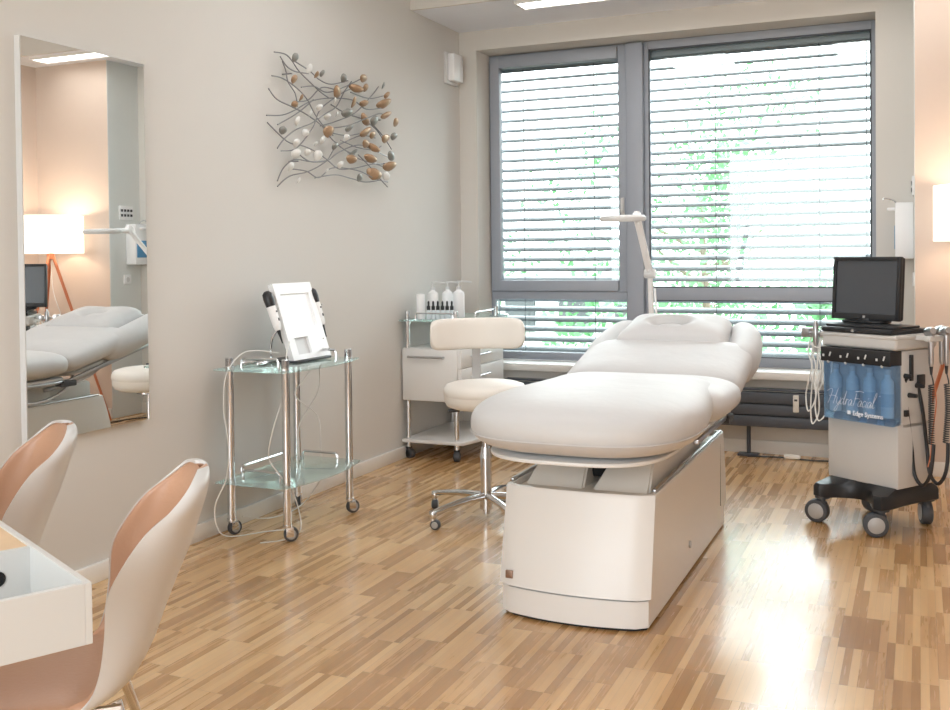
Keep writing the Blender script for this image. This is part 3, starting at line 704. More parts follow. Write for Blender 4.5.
# ------------------------------------------------------------------ corner cabinet trolley
cb = empty('drawer_trolley', (-2.80, 6.14, 0), 'white drawer trolley with glass top standing in the window corner', 'cabinet')
xa, xb, ya, yb = -2.972, -2.632, 5.80, 6.47
for x in (xa, xb):
    for y in (ya, yb):
        b = MB().cyl((x, y, .07), (x, y, .945), .016, n=20, bev=.002).cyl((x, y, .86), (x, y, .882), .020, n=20); b.build('post', M_chrome, cb)
        caster(cb, x+2.80, y-6.14, .031, {(xa, ya): -.4, (xb, ya): -1.2, (xa, yb): .8, (xb, yb): 1.8}[(x, y)], M_black, .072, w=.04, twin=True, hub=M_black)
MB().box((-2.80, 6.135, .54), (.395, .72, .336), .004).build('carcass', M_base, cb)
def bowl(x0, x1, y0, y1, bow, cr, n=14):
    pts = [(x0, y1), (x0, y0)]
    pts += [(x1-cr+cr*sin(a), y0+cr-cr*cos(a)) for a in [pi/2*i/6 for i in range(7)]]
    pts += [(x1+bow*(1-(2*i/n-1)**2), y0+cr+(y1-y0-2*cr)*i/n) for i in range(1, n)]
    pts += [(x1-cr+cr*cos(a), y1-cr+cr*sin(a)) for a in [pi/2*i/6 for i in range(7)]]
    return pts
MB().prism(bowl(-2.998, -2.565, 5.755, 6.53, .05, .05), .105, .128, .005).build('bottom_shelf', M_base, cb)
MB().prism(bowl(-2.998, -2.560, 5.735, 6.56, .09, .05), .880, .889, .002).build('glass_top', M_shelf, cb)
f = MB().box((-2.80, 5.768, .54), (.385, .016, .326), .004).build('end_panel', M_base, cb)
MB().tube([(-2.945, 5.760, .655), (-2.945, 5.742, .655), (-2.70, 5.742, .655), (-2.70, 5.760, .655)], .0075, n=8, smooth=False).build('rail_handle', M_alu, f)
for (z, h) in ((.644, .118), (.508, .144), (.402, .058)):
    f = MB().box((-2.597, 6.135, z), (.018, .70, h), .003).build('drawer', M_base, cb)
    MB().tube([(-2.590, 5.93, z+.01), (-2.568, 5.935, z+.01), (-2.568, 6.20, z+.01), (-2.590, 6.205, z+.01)], .006, n=8, smooth=False).build('drawer_handle', M_alu, f)
for p, q in (((-2.90, 5.775), (-2.64, 5.775)), ((-2.575, 5.98), (-2.575, 6.30))):
    MB().tube(urail((p[0], p[1], .889), (q[0], q[1], .889), .042), .005, n=8, smooth=False).build('rail', M_chrome, cb)
ZG = .8895
def bottle(x, y, h, r, lab, pump=False, name='white_bottle'):
    o = empty(name, (x, y, ZG), lab, 'bottle')
    if pump:
        MB().lathe([(0, 0), (r, 0), (r, h*.62), (r*.92, h*.68), (r*.4, h*.74), (r*.4, h*.78), (0, h*.78)], n=24).build('body', M_white, o, world=False)
        b = MB().cyl((0, 0, h*.77), (0, 0, h*.84), r*.42, n=16).cyl((0, 0, h*.83), (0, 0, h*.97), r*.14, n=10)
        b.tube([(0, 0, h*.965), (r*.8, r*.3, h*.98), (r*2.1, r*.75, h*.955)], r*.16, n=8); b.cyl((0, 0, h*.94), (0, 0, h), r*.3, n=14); b.build('pump_head', M_whited, o, world=False)
    else:
        MB().lathe([(0, 0), (r, 0), (r, h*.93), (r*.95, h*.96), (0, h*.965)], n=24).build('body', M_white, o, world=False)
        MB().lathe([(0, h*.965), (r*.7, h*.965), (r*.68, h), (0, h)], n=20).build('cap', M_whited, o, world=False)
    return o
bottle(-2.905, 5.80+.05, .165, .027, 'plain tall white cylinder bottle left of the dropper vials')
bottle(-2.905, 6.03, .235, .036, 'white pump dispenser, leftmost of three behind the dropper vials', True, 'pump_bottle')
bottle(-2.84, 6.12, .235, .036, 'white pump dispenser, middle of three behind the dropper vials', True, 'pump_bottle')
bottle(-2.745, 6.09, .240, .038, 'white pump dispenser, rightmost of three behind the dropper vials', True, 'pump_bottle')
proto = None
for k in range(6):
    x = -2.842+k*.030; y = 5.835+.006*k; pos = ['leftmost', 'second from left', 'third from left', 'fourth from left', 'fifth from left', 'rightmost'][k]
    o = empty('dropper_vial', (x, y, ZG), 'small clear dropper vial with black cap, %s of six in a row' % pos, 'vial', group='dropper vials on the corner trolley')
    MB().lathe([(0, 0), (.0135, 0), (.0135, .050), (.008, .060), (0, .060)], n=18).build('body', M_bottle, o, world=False)
    MB().lathe([(0, .059), (.0115, .059), (.0115, .083), (.006, .086), (.0065, .108), (.004, .116), (0, .116)], n=16).build('cap', M_black, o, world=False)


for o_ in [o for o in COL.objects if o.parent is None and (o == cb or o.get('category') in ('bottle', 'vial'))]:
    o_.location.x -= .040; o_.location.y += .03 if o_ != cb else .02

# ------------------------------------------------------------------ aesthetic machine with monitor
HA = radians(-34)
hy = empty('skin_treatment_machine', (-.20, 5.20, 0), 'silver grey wheeled skin treatment machine with blue front cover and hanging hoses', 'machine', rz=HA)
HM = wmat(hy)
b = MB()
def hbase(z, k=1.0, hb=0):
    P = []
    n = 12
    P += [(-.195, -.205), (-.185, -.235), (-.150, -.240)]
    P += [(-.130+.26*i/n, -.225+.105*sin(pi*i/n)**.8) for i in range(n+1)]
    P += [(.150, -.240), (.185, -.235), (.200, -.205)]
    P += [(.200-.012*sin(pi*i/8), -.16+.31*i/8) for i in range(1, 8)]
    P += [(.200, .175), (.18, .200), (-.175, .200), (-.195, .175)]
    P += [(-.195+.012*sin(pi*i/8), .15-.31*i/8) for i in range(1, 8)]
    return [(x*k, (y+.02)*k-.02, z) for x, y in P]
b.grid([[(p[0]+.014, p[1]+.008, p[2]) for p in q] for q in (hbase(.126, .96), hbase(.132), hbase(.178), hbase(.190, .97), [(max(-.19, min(.195, x*.9)), max(-.118, min(.142, y*.9)), .212) for x, y, z in hbase(0)])], close_u=True, cap=True)
b.build('wheel_base', M_black, hy, world=False, ang=35)
for x, y, a in ((-.145, -.195, 3.5), (.172, -.185, 3.9), (.165, .165, 2.4), (-.145, .155, 1.2)):
    caster(hy, x, y, .055, a, M_rub, .130, w=.05, twin=True)
b = MB().box((.013, .02, .360), (.385, .262, .305), .010); b.box((.013, .035, .66), (.385, .232, .36), .008); b.build('casing', M_body, hy, world=False, ang=35)
b = MB().box((.016, .012, .876), (.410, .315, .068), .018, seg=4).box((.016, .012, .902), (.420, .325, .022), .008); b.build('top_shell', M_body, hy, world=False, ang=35)
b = MB().box((.013, -.120, .806), (.380, .09, .068), .004); vs = b.build('valve_panel', M_black, hy, world=False)
for k in range(4):
    x = -.135+k*.098
    b = MB().cyl((x, -.150, .775), (x, -.163, .770), .007, n=12).box((x+.014, -.166, .808), (.007, .004, .022), .001, rot=ry(.35)).box((x-.024, -.166, .80), (.010, .003, .012), .001); b.build('valve', M_whited, vs, world=False)
# blue cover with lettering
x0, x1, yf, z0, z1 = -.172, .210, -.158, .500, .778
b = MB()
b.grid([[(x0, -.098, z0+.004), (x0, -.098, z1)], [(x0, yf+.012, z0), (x0, yf+.012, z1)], [(x0+.010, yf, z0), (x0+.010, yf, z1)], [(x1-.010, yf, z0), (x1-.010, yf, z1)], [(x1, yf+.012, z0), (x1, yf+.012, z1)], [(x1, -.098, z0+.004), (x1, -.098, z1)]])
b.grid([[(x0, yf+.012, z0), (x1, yf+.012, z0)], [(x0, -.100, z0+.03), (x1, -.100, z0+.03)]])
cover = b.build('blue_cover', M_blue, hy, world=False, ang=20)
def text(name, body, size, shear, mtx, parent, m, ext=.0006, off=0):
    c = bpy.data.curves.new('t', 'FONT'); c.body = body; c.size = size; c.shear = shear; c.extrude = ext; c.offset = off; c.align_x = 'LEFT'
    o = bpy.data.objects.new('t', c); COL.objects.link(o)
    bpy.context.view_layer.update()
    me = bpy.data.meshes.new_from_object(o.evaluated_get(bpy.context.evaluated_depsgraph_get()))
    bpy.data.objects.remove(o); bpy.data.curves.remove(c)
    me.transform(mtx); me.materials.clear(); me.materials.append(m)
    r = bpy.data.objects.new(name, me); COL.objects.link(r); r.parent = parent; return r
TX = lambda x, z: Matrix.Translation((x, yf-.0012, z)) @ rx(pi/2)
# handwritten style word drawn as pen strokes
def pen(strokes, ox, oz, s, r=.0011):
    b = MB()
    for st_ in strokes:
        b.tube([(ox+(p[0]+p[1]*.32)*s, yf-.0014, oz+p[1]*s) for p in st_], r, n=5, k=6)
    return b
S = [
 [(-.3, .85), (.0, 1.05), (.12, .9), (.1, .5), (.02, 0)], [(.55, 1.12), (.50, .6), (.46, 0)], [(-.05, .52), (.3, .58), (.60, .52)],                        # H
 [(.66, .5), (.68, .2), (.80, .02), (.92, .2), (.95, .5)], [(.95, .5), (.92, 0), (.82, -.45), (.66, -.42), (.80, -.1), (1.0, .1)],                    # y
 [(1.22, .35), (1.12, .45), (1.00, .28), (1.04, .04), (1.18, .08), (1.26, .4), (1.28, 1.0)], [(1.28, 1.0), (1.25, .3), (1.32, .02), (1.38, .08)],        # d
 [(1.40, .08), (1.46, .45), (1.48, .40), (1.62, .40)], [(1.46, .42), (1.46, .02)],                                                                     # r
 [(1.88, .36), (1.78, .44), (1.66, .26), (1.70, .04), (1.82, .06), (1.90, .40), (1.90, .06), (1.98, .04)],                                              # a
 [(2.10, .9), (2.12, .5), (2.08, 0)], [(1.98, 1.0), (2.3, 1.08), (2.65, 1.02)], [(2.06, .52), (2.3, .56), (2.48, .54)],                                # F
 [(2.66, .36), (2.56, .44), (2.44, .26), (2.48, .04), (2.60, .06), (2.68, .40), (2.68, .06), (2.76, .06)],                                              # a
 [(3.0, .38), (2.90, .45), (2.78, .26), (2.84, .03), (3.0, .08)],                                                                                       # c
 [(3.10, .42), (3.08, .06), (3.16, .03)], [(3.14, .62), (3.15, .66)],                                                                                   # i
 [(3.42, .36), (3.32, .44), (3.20, .26), (3.24, .04), (3.36, .06), (3.44, .40), (3.44, .06), (3.52, .06)],                                              # a
 [(3.52, .06), (3.68, .8), (3.66, 1.1), (3.58, .9), (3.58, .3), (3.64, .03), (3.76, .10)], [(3.88, .9), (3.98, .92)]]                                  # l
pen(S, -.140, .572, .068).build('lettering', M_text, cover, world=False)
text('lettering', 'Edge Systems', .030, 0, TX(.000, .530), cover, M_text, off=.0006)
MB().box((-.020, yf-.001, .540), (.018, .002, .018), .0005).build('logo_mark', M_text, cover, world=False)
for k in range(4):
    x = -.128+k*.094
    p = HM @ Vector((x+.006, -.122, .535))
    o = empty('serum_bottle', p, 'pale frosted serum bottle behind the blue cover, %s of four' % ['leftmost', 'second from left', 'second from right', 'rightmost'][k], 'bottle', rz=HA, group='serum bottles behind the blue cover')
    MB().lathe([(0, 0), (.028, 0), (.029, .01), (.029, .145), (.027, .165), (.014, .182), (.013, .20), (0, .20)], n=24).build('body', M_bottle, o, world=False)
    MB().lathe([(.0135, .198), (.016, .198), (.016, .222), (0, .222)], n=18).build('cap', M_whited, o, world=False)
    MB().lathe([(.0295, .05), (.0295, .11)], n=24).build('paper_label', M_label, o, world=False)
MB().box((.013, .015, .525), (.33, .01, .02)).build('bottle_shelf', M_body, hy, world=False)
# side fittings
for c_, d_ in (((.214, -.06, .555), (.014, .025, .030)), ((.214, .05, .70), (.012, .05, .05)), ((.212, -.02, .76), (.012, .02, .12))): MB().box(c_, d_, .003).build('side_socket', M_black, hy, world=False)
# keyboard tray and monitor
b = MB().box((.012, -.02, .926), (.385, .27, .024), .006); b.box((.012, -.03, .944), (.37, .20, .012), .004); b.build('keyboard_tray', M_black, hy, world=False)
MB().cyl((.0, -.152, .925), (.0, -.160, .925), .008, n=16).build('tray_knob', M_alu, hy, world=False)
MP = HM @ Matrix.Translation((-.078, .05, .9505)) @ rz(radians(1))
mo = empty('computer_monitor', MP.translation, 'black flat computer monitor standing on top of the treatment machine', 'monitor', rz=HA+radians(1))
b = MB().prism(sup(0, .0, .115, .075, 3, 36), .0, .012, .004); b.build('stand_foot', M_black, mo, world=False)
b = MB().box((0, .025, .06), (.07, .03, .10), .006); b.cyl((0, .01, .010), (0, .01, .022), .045, n=24); b.build('stand_neck', M_black, mo, world=False)
TM = Matrix.Translation((0, .0, .012)) @ rx(radians(-4))
bz = MB(); W2, H2 = .372, .305
for (xx0, xx1, zz0, zz1) in ((-W2/2, -W2/2+.018, 0, H2), (W2/2-.018, W2/2, 0, H2), (-W2/2+.0178, W2/2-.0178, 0, .030), (-W2/2+.0178, W2/2-.0178, H2-.018, H2)):
    bz.box(((xx0+xx1)/2, -.01, (zz0+zz1)/2), (xx1-xx0, .022, zz1-zz0), .002)
bz.box((0, .012, H2/2), (W2-.004, .028, H2-.004), .010); bz.box((0, .034, H2/2), (W2*.6, .025, H2*.6), .01); bz.xf(TM); bz.build('casing', M_black, mo, world=False)
s_ = MB().box((0, -.011, .030+.1285), (W2-.034, .004, H2-.046)); s_.xf(TM); s_.build('screen', M_screen, mo, world=False, smooth=False)
s_ = MB().box((0, -.0215, .014), (.014, .002, .013), .001); s_.xf(TM); s_.build('logo_mark', M_alu, mo, world=False)
# left bracket with hanging clear-white hoses
b = MB().box((-.275, -.05, .893), (.15, .030, .014), .003).box((-.345, -.05, .893), (.045, .05, .045), .005).box((-.245, -.05, .893), (.03, .045, .035), .004); b.build('hose_bracket', M_alu, hy, world=False)
b = MB().lathe([(0, -.10), (.006, -.10), (.010, -.06), (.014, -.05), (.014, .03), (.008, .04), (.008, .055), (0, .055)], (-.285, -.065, .90), n=18); b.build('wand', M_alu, hy, world=False)
rh = random.Random(11)
for k in range(5):
    xx = -.315+.022*k; yy = -.06+.012*rh.uniform(-1, 1); zb = [.50, .44, .60, .46, .66][k]; d = [.035, .03, .03, .045, .02][k]
    pts = [(xx, yy, .87), (xx-.012, yy-.01, .80), (xx+.018, yy-.02, .73), (xx-d*.4, yy-.01, .64), (xx-d, yy, zb+.07), (xx-d*.3, yy-.012, zb), (xx+d*.7, yy, zb+.07), (xx+d*.1, yy+.01, .66), (xx-.01+.01*k, yy+.015, .76), (xx+.015, yy, .82), (xx+.03, yy+.01, .87)]
    MB().tube(pts, .0036, n=7, k=7).build('hose', M_cable, hy, world=False)
b = MB()
for k in range(5): b.tube([(-.30+.02*cos(a+k)+.005*k, -.055+.02*sin(a+k), .86-.006*a-.008*k) for a in [i*.7 for i in range(14)]], .0028, n=6, k=3)
b.build('hose', M_cable, hy, world=False)
# right bracket with two hand wands on coiled black leads
b = MB().box((.255, .02, .897), (.09, .05, .02), .004).box((.298, .05, .897), (.03, .16, .025), .005); b.build('wand_bracket', M_body, hy, world=False)
for k, (x, y) in enumerate(((.298, .00), (.318, .085), (.265, .13))):
    b = MB().lathe([(0, -.125), (.006, -.125), (.011, -.11), (.0125, -.02), (.015, 0), (.015, .03), (0, .03)], (x, y, .895), n=20)
    b.lathe([(0, -.035), (.017, -.035), (.020, -.028), (.020, .02), (.014, .03), (.014, .036), (0, .036)], (x-.005, y, .930), (.7, -.5, .15), 22); b.build('wand', M_alu, hy, world=False)
    if k < 2:
        b = MB().cyl((x, y, .772), (x, y, .735), .008, .005, n=12)
        zt, zb = .74, .42
        nn = 26; P = [(x+.011*cos(2*pi*i/8)+.006*k*sin(i*.02), y+.011*sin(2*pi*i/8), zt-.05-(zt-.05-zb)*i/(nn*8)) for i in range(nn*8+1)]
        b.tube([(x, y, .74), (x+.008, y, .71), P[0]], .0032, n=5); b.tube(P, .0032, n=5, smooth=False)
        q = P[-1]
        b.tube([q, (x+.004, y, .34), (x-.01, y+.0, .27), (x-.045, y, .225), (x-.085, y, .27), (x-.10, y, .40), (x-.10, y-.03, .56), (x-.105-.01*k, y-.045, .68), (.222, y-.06, .725-.05*k)], .0085, n=8, k=6)
        b.build('coiled_lead', M_black, hy, world=False)
for c_ in ((-.06, .725), (.025, .675), (-.03, .635)): MB().cyl((.206, c_[0], c_[1]), (.245, c_[0], c_[1]), .012, .009, n=14).build('plug', M_black, hy, world=False)
# red lead beside the coiled ones
cable_r = MB().tube([(.24, .10, .70), (.27, .08, .60), (.262, .06, .45), (.255, .06, .36), (.24, .06, .30)], .003, n=6, k=6); cable_r.build('hose', M_copper, hy, world=False)

# ------------------------------------------------------------------ tripod floor lamp
LX, LY = .318, 6.11
fl = empty('tripod_floor_lamp', (LX, LY, 0), 'copper tripod floor lamp with a glowing white drum shade by the pier', 'lamp')
shm = mat('lit lamp shade fabric', lin(250, 244, 236), .8, emis=(1, .90, .78, 1), es=.9)
b = MB().lathe([(.250, 1.345), (.250, 1.645)], n=56).lathe([(.246, 1.645), (.246, 1.345)], n=56)
b.xf(Matrix.Translation((LX, LY, 0))); b.build('lamp_shade', shm, fl, ang=60)
b = MB().lathe([(0, 1.44), (.012, 1.44), (.03, 1.47), (.034, 1.50), (.02, 1.53), (0, 1.535)], n=20).xf(Matrix.Translation((LX, LY, 0))); b.build('bulb', mat('warm bulb', (1, .8, .6, 1), .5, emis=(1, .72, .45, 1), es=6), fl)
b = MB().cyl((LX, LY, 1.30), (LX, LY, 1.345), .03, n=24).cyl((LX, LY, 1.34), (LX, LY, 1.445), .014, n=16)
for k in range(3): b.tube([(LX, LY, 1.36), (LX+.248*cos(2.1*k), LY+.248*sin(2.1*k), 1.36)], .002, n=6)
b.build('fitting', M_copper, fl)
for k in range(3):
    a = radians(149+120*k); e = Vector((cos(a), sin(a), 0))
    b = MB().cyl(Vector((LX, LY, 1.32))+e*.018, Vector((LX, LY, .0))+e*.435 if k else Vector((LX, LY, 0))+Vector((-.385, .215, 0)), .013, .010, n=12); b.build('leg', M_copper, fl)
MB().tube([(LX, LY, 1.30), (LX-.05, LY-.03, 1.05), (LX-.12, LY-.02, .85), (LX-.09, LY+.08, .62), (LX-.16, LY+.16, .35), (LX-.10, LY+.20, .02)], .0032, n=7).build('cord', M_cable, fl)

# ------------------------------------------------------------------ magnifier lamp
mg = empty('magnifier_lamp', (-1.33, 5.72, 0), 'white ring magnifier lamp on an angled arm behind the treatment bed', 'lamp')
hc = Vector((-1.345, 4.925, 1.470))
b = MB().lathe([(.078, -.016), (.108, -.014), (.114, -.006), (.114, .006), (.104, .015), (.080, .017), (.078, -.016)], n=48)
b.xf(Matrix.Translation(hc) @ rx(radians(1.5))); b.build('lamp_head', M_whited, mg)
b = MB().lathe([(0, -.006), (.05, -.008), (.079, -.004), (.079, .004), (.05, .008), (0, .010)], n=40); b.xf(Matrix.Translation(hc)); b.build('lens', M_pane, mg)
b = MB().tube([(-1.343, 5.03, 1.476), (-1.34, 5.10, 1.478), (-1.338, 5.165, 1.480)], .016, n=12).cyl((-1.355, 5.17, 1.484), (-1.320, 5.17, 1.484), .024, n=20).cyl((-1.338, 5.17, 1.47), (-1.338, 5.17, 1.515), .014, n=14); b.build('head_joint', M_white, mg)
J = Vector((-1.352, 5.50, 1.185)); TP = Vector((-1.338, 5.17, 1.484))
b = MB(); d = Vector((.018, 0, 0))
for s_ in (-1, 1): b.cyl(TP+d*s_*.6, J+d*s_*.6, .009, n=12)
b.box((TP+J)/2, (.028, .02, .36), .004, rot=Vector((0, 0, 1)).rotation_difference((TP-J).normalized()).to_matrix().to_4x4()); b.build('upper_arm', M_white, mg)
b = MB().cyl(J-Vector((.03, 0, 0)), J+Vector((.03, 0, 0)), .026, n=22, bev=.004); b.build('elbow', M_whited, mg)
b = MB().tube([J, (-1.37, 5.60, .95), (-1.372, 5.66, .78)], .015, n=12); b.cyl((-1.345, 5.58, 1.10), (-1.345, 5.63, .85), .006, n=8); b.build('lower_arm', M_white, mg)
b = MB().cyl((-1.372, 5.66, .80), (-1.372, 5.66, .06), .016, n=16); b.build('pole', M_white, mg)
b = MB().cyl((-1.372, 5.66, .052), (-1.372, 5.66, .085), .035, n=20)
mgb = b.build('hub', M_white, mg)
for k in range(5):
    a = 2*pi*k/5+.3; e = (cos(a)*.21, sin(a)*.21)
    MB().tube([(-1.372, 5.66, .07), (-1.372+e[0], 5.66+e[1], .060)], .013, n=10).build('leg', M_white, mg)
    caster(mg, -1.372+e[0]+1.33, 5.66+e[1]-5.72, .022, a, M_rub, .052, w=.02, twin=True)

# ------------------------------------------------------------------ tub chairs
A2 = Vector((-.894, .447, 0)); N2 = Vector((.447, .894, 0)); C0 = Vector((-1.292, 1.32, 0))
CA = Vector((-.6702, .7422, 0)); CN = Vector((.7422, .6702, 0))     # chair width axis, chair back direction
PROF = [  # centre (n,z), rim (n,z), half width
 ((.226, .806), (.206, .804), .050), ((.227, .801), (.192, .796), .118), ((.226, .786), (.172, .776), .158), ((.219, .755), (.136, .745), .182),
 ((.205, .71), (.084, .704), .194), ((.185, .65), (.037, .642), .204), ((.155, .58), (.006, .58), .210), ((.128, .515), (.0, .50), .210),
 ((.098, .44), (-.012, .42), .210), ((.055, .378), (-.035, .368), .208), ((-.02, .350), (-.085, .335), .200), ((-.12, .348), (-.17, .34), .195),
 ((-.24, .355), (-.26, .35), .180), ((-.32, .358), (-.33, .356), .145), ((-.36, .348), (-.365, .348), .090), ((-.37, .340), (-.372, .340), .025)]
def surf(inset, inner, S=64, T=28):
    rows = []
    n = len(PROF)
    for i in range(S+1):
        u = i/S*(n-1); u = min(max(u, inset*1.6), n-1-inset*1.6)
        k = min(int(u), n-2); t = u-k
        def cr(f):
            P = [f(PROF[max(k-1, 0)]), f(PROF[k]), f(PROF[k+1]), f(PROF[min(k+2, n-1)])]
            return .5*((2*P[1])+(-P[0]+P[2])*t+(2*P[0]-5*P[1]+4*P[2]-P[3])*t*t+(-P[0]+3*P[1]-3*P[2]+P[3])*t**3)
        c = (cr(lambda p: p[0][0]), cr(lambda p: p[0][1])); r = (cr(lambda p: p[1][0]), cr(lambda p: p[1][1])); w = max(.004, cr(lambda p: p[2])+(.004 if inner else 0))
        row = []
        for j in range(T+1):
            s = -1+2*j/T; q = abs(s)**2.3
            row.append(CA*(w*sin(s*pi/2*.98)/sin(pi/2*.98))+CN*(c[0]+(r[0]-c[0])*q)+Vector((0, 0, c[1]+(r[1]-c[1])*q)))
        rows.append(row)
    return rows
def thick(rows, off):
    """closed shell: surface plus its copy pushed along the normal"""
    bm = bmesh.new(); S = len(rows); T = len(rows[0])
    V = [[bm.verts.new(p) for p in r] for r in rows]
    for i in range(S-1):
        for j in range(T-1): bm.faces.new((V[i][j], V[i][j+1], V[i+1][j+1], V[i+1][j]))
    bm.normal_update()
    ref = V[S//3][T//2]; sg = 1 if ref.normal.dot(-CN) > 0 else -1   # towards the sitter
    nv = [[v.co+v.normal*sg*off for v in r] for r in V]
    W = [[bm.verts.new(p) for p in r] for r in nv]
    for i in range(S-1):
        for j in range(T-1): bm.faces.new((W[i][j], W[i+1][j], W[i+1][j+1], W[i][j+1]))
    bd = [(0, j) for j in range(T)]+[(i, T-1) for i in range(1, S)]+[(S-1, j) for j in range(T-2, -1, -1)]+[(i, 0) for i in range(S-2, 0, -1)]
    for a in range(len(bd)):
        p, q = bd[a], bd[(a+1) % len(bd)]
        bm.faces.new((V[p[0]][p[1]], W[p[0]][p[1]], W[q[0]][q[1]], V[q[0]][q[1]]))
    m = MB(); m.bm.free(); m.bm = bm; return m
def tub_chair(al, nshift, lab, turn=0):
    o = Vector((-1.578, 1.643, 0))+CA*.21+Vector((al, nshift, 0))
    ch = empty('tub_chair', (o.x-CN.x*.1, o.y-CN.y*.1, 0), lab, 'chair', group=None)
    m = thick(surf(0, False), -.007); m.xf(Matrix.Translation(o)); sh = m.build('shell', M_shell, ch, ang=60)
    R = surf(.03, True, 52, 24); m = thick(R, .019); m.xf(Matrix.Translation(o+CN*.004+Vector((0, 0, .004)))); m.build('leather_lining', M_leath, ch, ang=80, sub=1)
    c = o-CN*.10
    for su in (-1, 1):
        for sv in (-1, 1):
            top = c+CA*su*.12+CN*sv*.12; bot = c+CA*su*.21+CN*sv*.21
            MB().cyl((top.x, top.y, .325), (bot.x, bot.y, 0), .013, .010, n=14).build('leg', M_chrome, ch)
    b = MB()
    for su in (-1, 1):
        p = c+CA*su*.14-CN*.13; q = c+CA*su*.14+CN*.13
        b.tube([(p.x, p.y, .318), (q.x, q.y, .318)], .010, n=8)
    p = c-CA*.15; q = c+CA*.15; b.tube([(p.x, p.y, .320), (q.x, q.y, .320)], .012, n=8); b.build('seat_frame', M_chrome, ch)
    ch.rotation_euler = (0, 0, turn)
    return ch
tub_chair(0, 0, 'tan leather tub chair with white shell, nearest the camera at the desk corner')
tub_chair(-.725, .312, 'tan leather tub chair with white shell, further chair in front of the mirror', radians(12))

# ------------------------------------------------------------------ desk
dk = empty('white_desk', C0+A2*.7-N2*.35, 'white box topped desk with open well and wood insert in the near left corner', 'desk')
def dp(a, n, z): 
    p = C0+A2*a-N2*n; return Vector((p.x, p.y, z))
DR = Matrix(((A2.x, -N2.x, 0, C0.x), (A2.y, -N2.y, 0, C0.y), (0, 0, 1, 0), (0, 0, 0, 1)))
L_, D_ = 1.32, .62; zt, zb = .75, .645; wl = .012
b = MB()
b.box((L_/2, wl/2, (zt+zb)/2), (L_, wl, zt-zb), .001).box((L_/2, D_-wl/2, (zt+zb)/2), (L_, wl, zt-zb), .001)
b.box((wl/2, D_/2, (zt+zb)/2), (wl, D_-2*wl, zt-zb), .001).box((L_-wl/2, D_/2, (zt+zb)/2), (wl, D_-2*wl, zt-zb), .001)
b.box((L_/2, D_/2, zb+.006), (L_-.002, D_-.002, .012), .001).box((.305+wl/2, D_/2, (zt+zb)/2-.001), (wl, D_-2*wl+.001, zt-zb-.004))
b.xf(DR); b.build('desk_box', M_desk, dk, smooth=False)
M_oak = mat('light oak insert', lin(214, 184, 148), .45, var=.08, scale=12)
MB().box(((.317+L_-wl)/2, D_/2, zt-.012), (L_-wl-.318, D_-2*wl, .016)).xf(DR).build('wood_insert', M_oak, dk, smooth=False)
MB().lathe([(0, 0), (.010, 0), (.010, .002), (.015, .002), (.015, 0)], (.3045, .072, .697), (-1, 0, 0), 28).xf(DR).build('cable_grommet', M_dark, dk)
for a_, n_ in ((L_-.06, .05), (L_-.06, D_-.05)):
    MB().box((a_, n_, zb/2), (.045, .045, zb), .003).xf(DR).build('leg', M_desk, dk)
MB().box((.70, D_-.06, zb/2), (.045, .045, zb), .003).xf(DR).build('leg', M_desk, dk)
MB().box((.98, .10, zb/2), (.045, .045, zb), .003).xf(DR).build('leg', M_desk, dk)

# ------------------------------------------------------------------ radiator under the window
rd = empty('panel_radiator', (-1.45, 6.63, 0), 'long anthracite panel radiator under the window sill', 'radiator')
for k in range(3):
    z = .228+k*.074
    MB().box((-1.42, 6.605, z), (2.5, .03, .068), .006).build('panel', M_rad, rd)
MB().box((-1.42, 6.645, .31), (2.46, .045, .20)).box((-1.42, 6.66, .425), (2.5, .07, .012), .002).build('convector', M_rad, rd)
for x in (-2.35, -1.002, -.45):
    MB().cyl((x, 6.645, .0), (x, 6.645, .25), .013, n=14).box((x, 6.640, .008), (.13, .08, .016), .004).build('foot', M_rad, rd)
hm = empty('heat_meter', (-.70, 6.589, .35), 'small cream heat meter clipped on the radiator by the hoses', 'meter')
MB().box((-.705, 6.580, .352), (.034, .02, .105), .004).build('housing', M_base2, hm); MB().box((-.705, 6.5685, .375), (.018, .003, .012)).build('display', M_rub, hm, smooth=False)
cable('black_cable', [(-1.0, 6.58, .006), (-.90, 6.60, .006), (-.80, 6.60, .008), (-.62, 6.58, .006), (-.45, 6.58, .006), (-.20, 6.40, .006), (-.12, 5.6, .006)], 'black power cable lying on the floor under the radiator', m=M_black, r=.005)
o = MB().box((-.73, 6.600, .018), (.10, .04, .028), .008).build('extension_socket', M_trim); tag(o, 'small white extension socket on the floor under the radiator', 'socket')

# ------------------------------------------------------------------ things on the pier's flank (seen in the mirror)
sw = empty('switch_panel', (-.028, 6.57, 1.62), 'white wall panel with two rows of grey buttons, reflected in the mirror', 'switch')
MB().box((-.034, 6.575, 1.675), (.012, .155, .115), .003).build('plate', M_white, sw)
for i in range(2):
    for j in range(4): MB().box((-.042, 6.52+j*.036, 1.653+i*.04), (.006, .022, .020), .001).build('button', M_rub, sw)
ds = empty('glove_dispenser', (-.028, 6.645, 1.25), 'white wall dispenser with blue lower front beside the window', 'dispenser')
MB().box((-.082, 6.645, 1.415), (.104, .150, .335), .008).build('housing', M_white, ds)
MB().box((-.1355, 6.645, 1.375), (.004, .12, .14), .001).build('blue_front', M_bluef, ds)
MB().tube([(-.12, 6.62, 1.575), (-.15, 6.62, 1.60), (-.19, 6.62, 1.61), (-.20, 6.62, 1.60)], .004, n=8).build('wire_hook', M_chrome, ds)
MB().box((-.155, 6.645, 1.545), (.05, .05, .02), .008).build('spout', M_white, ds)
so = empty('wall_socket', (-.028, 6.58, 1.1), 'square white wall socket low on the pier flank', 'socket')
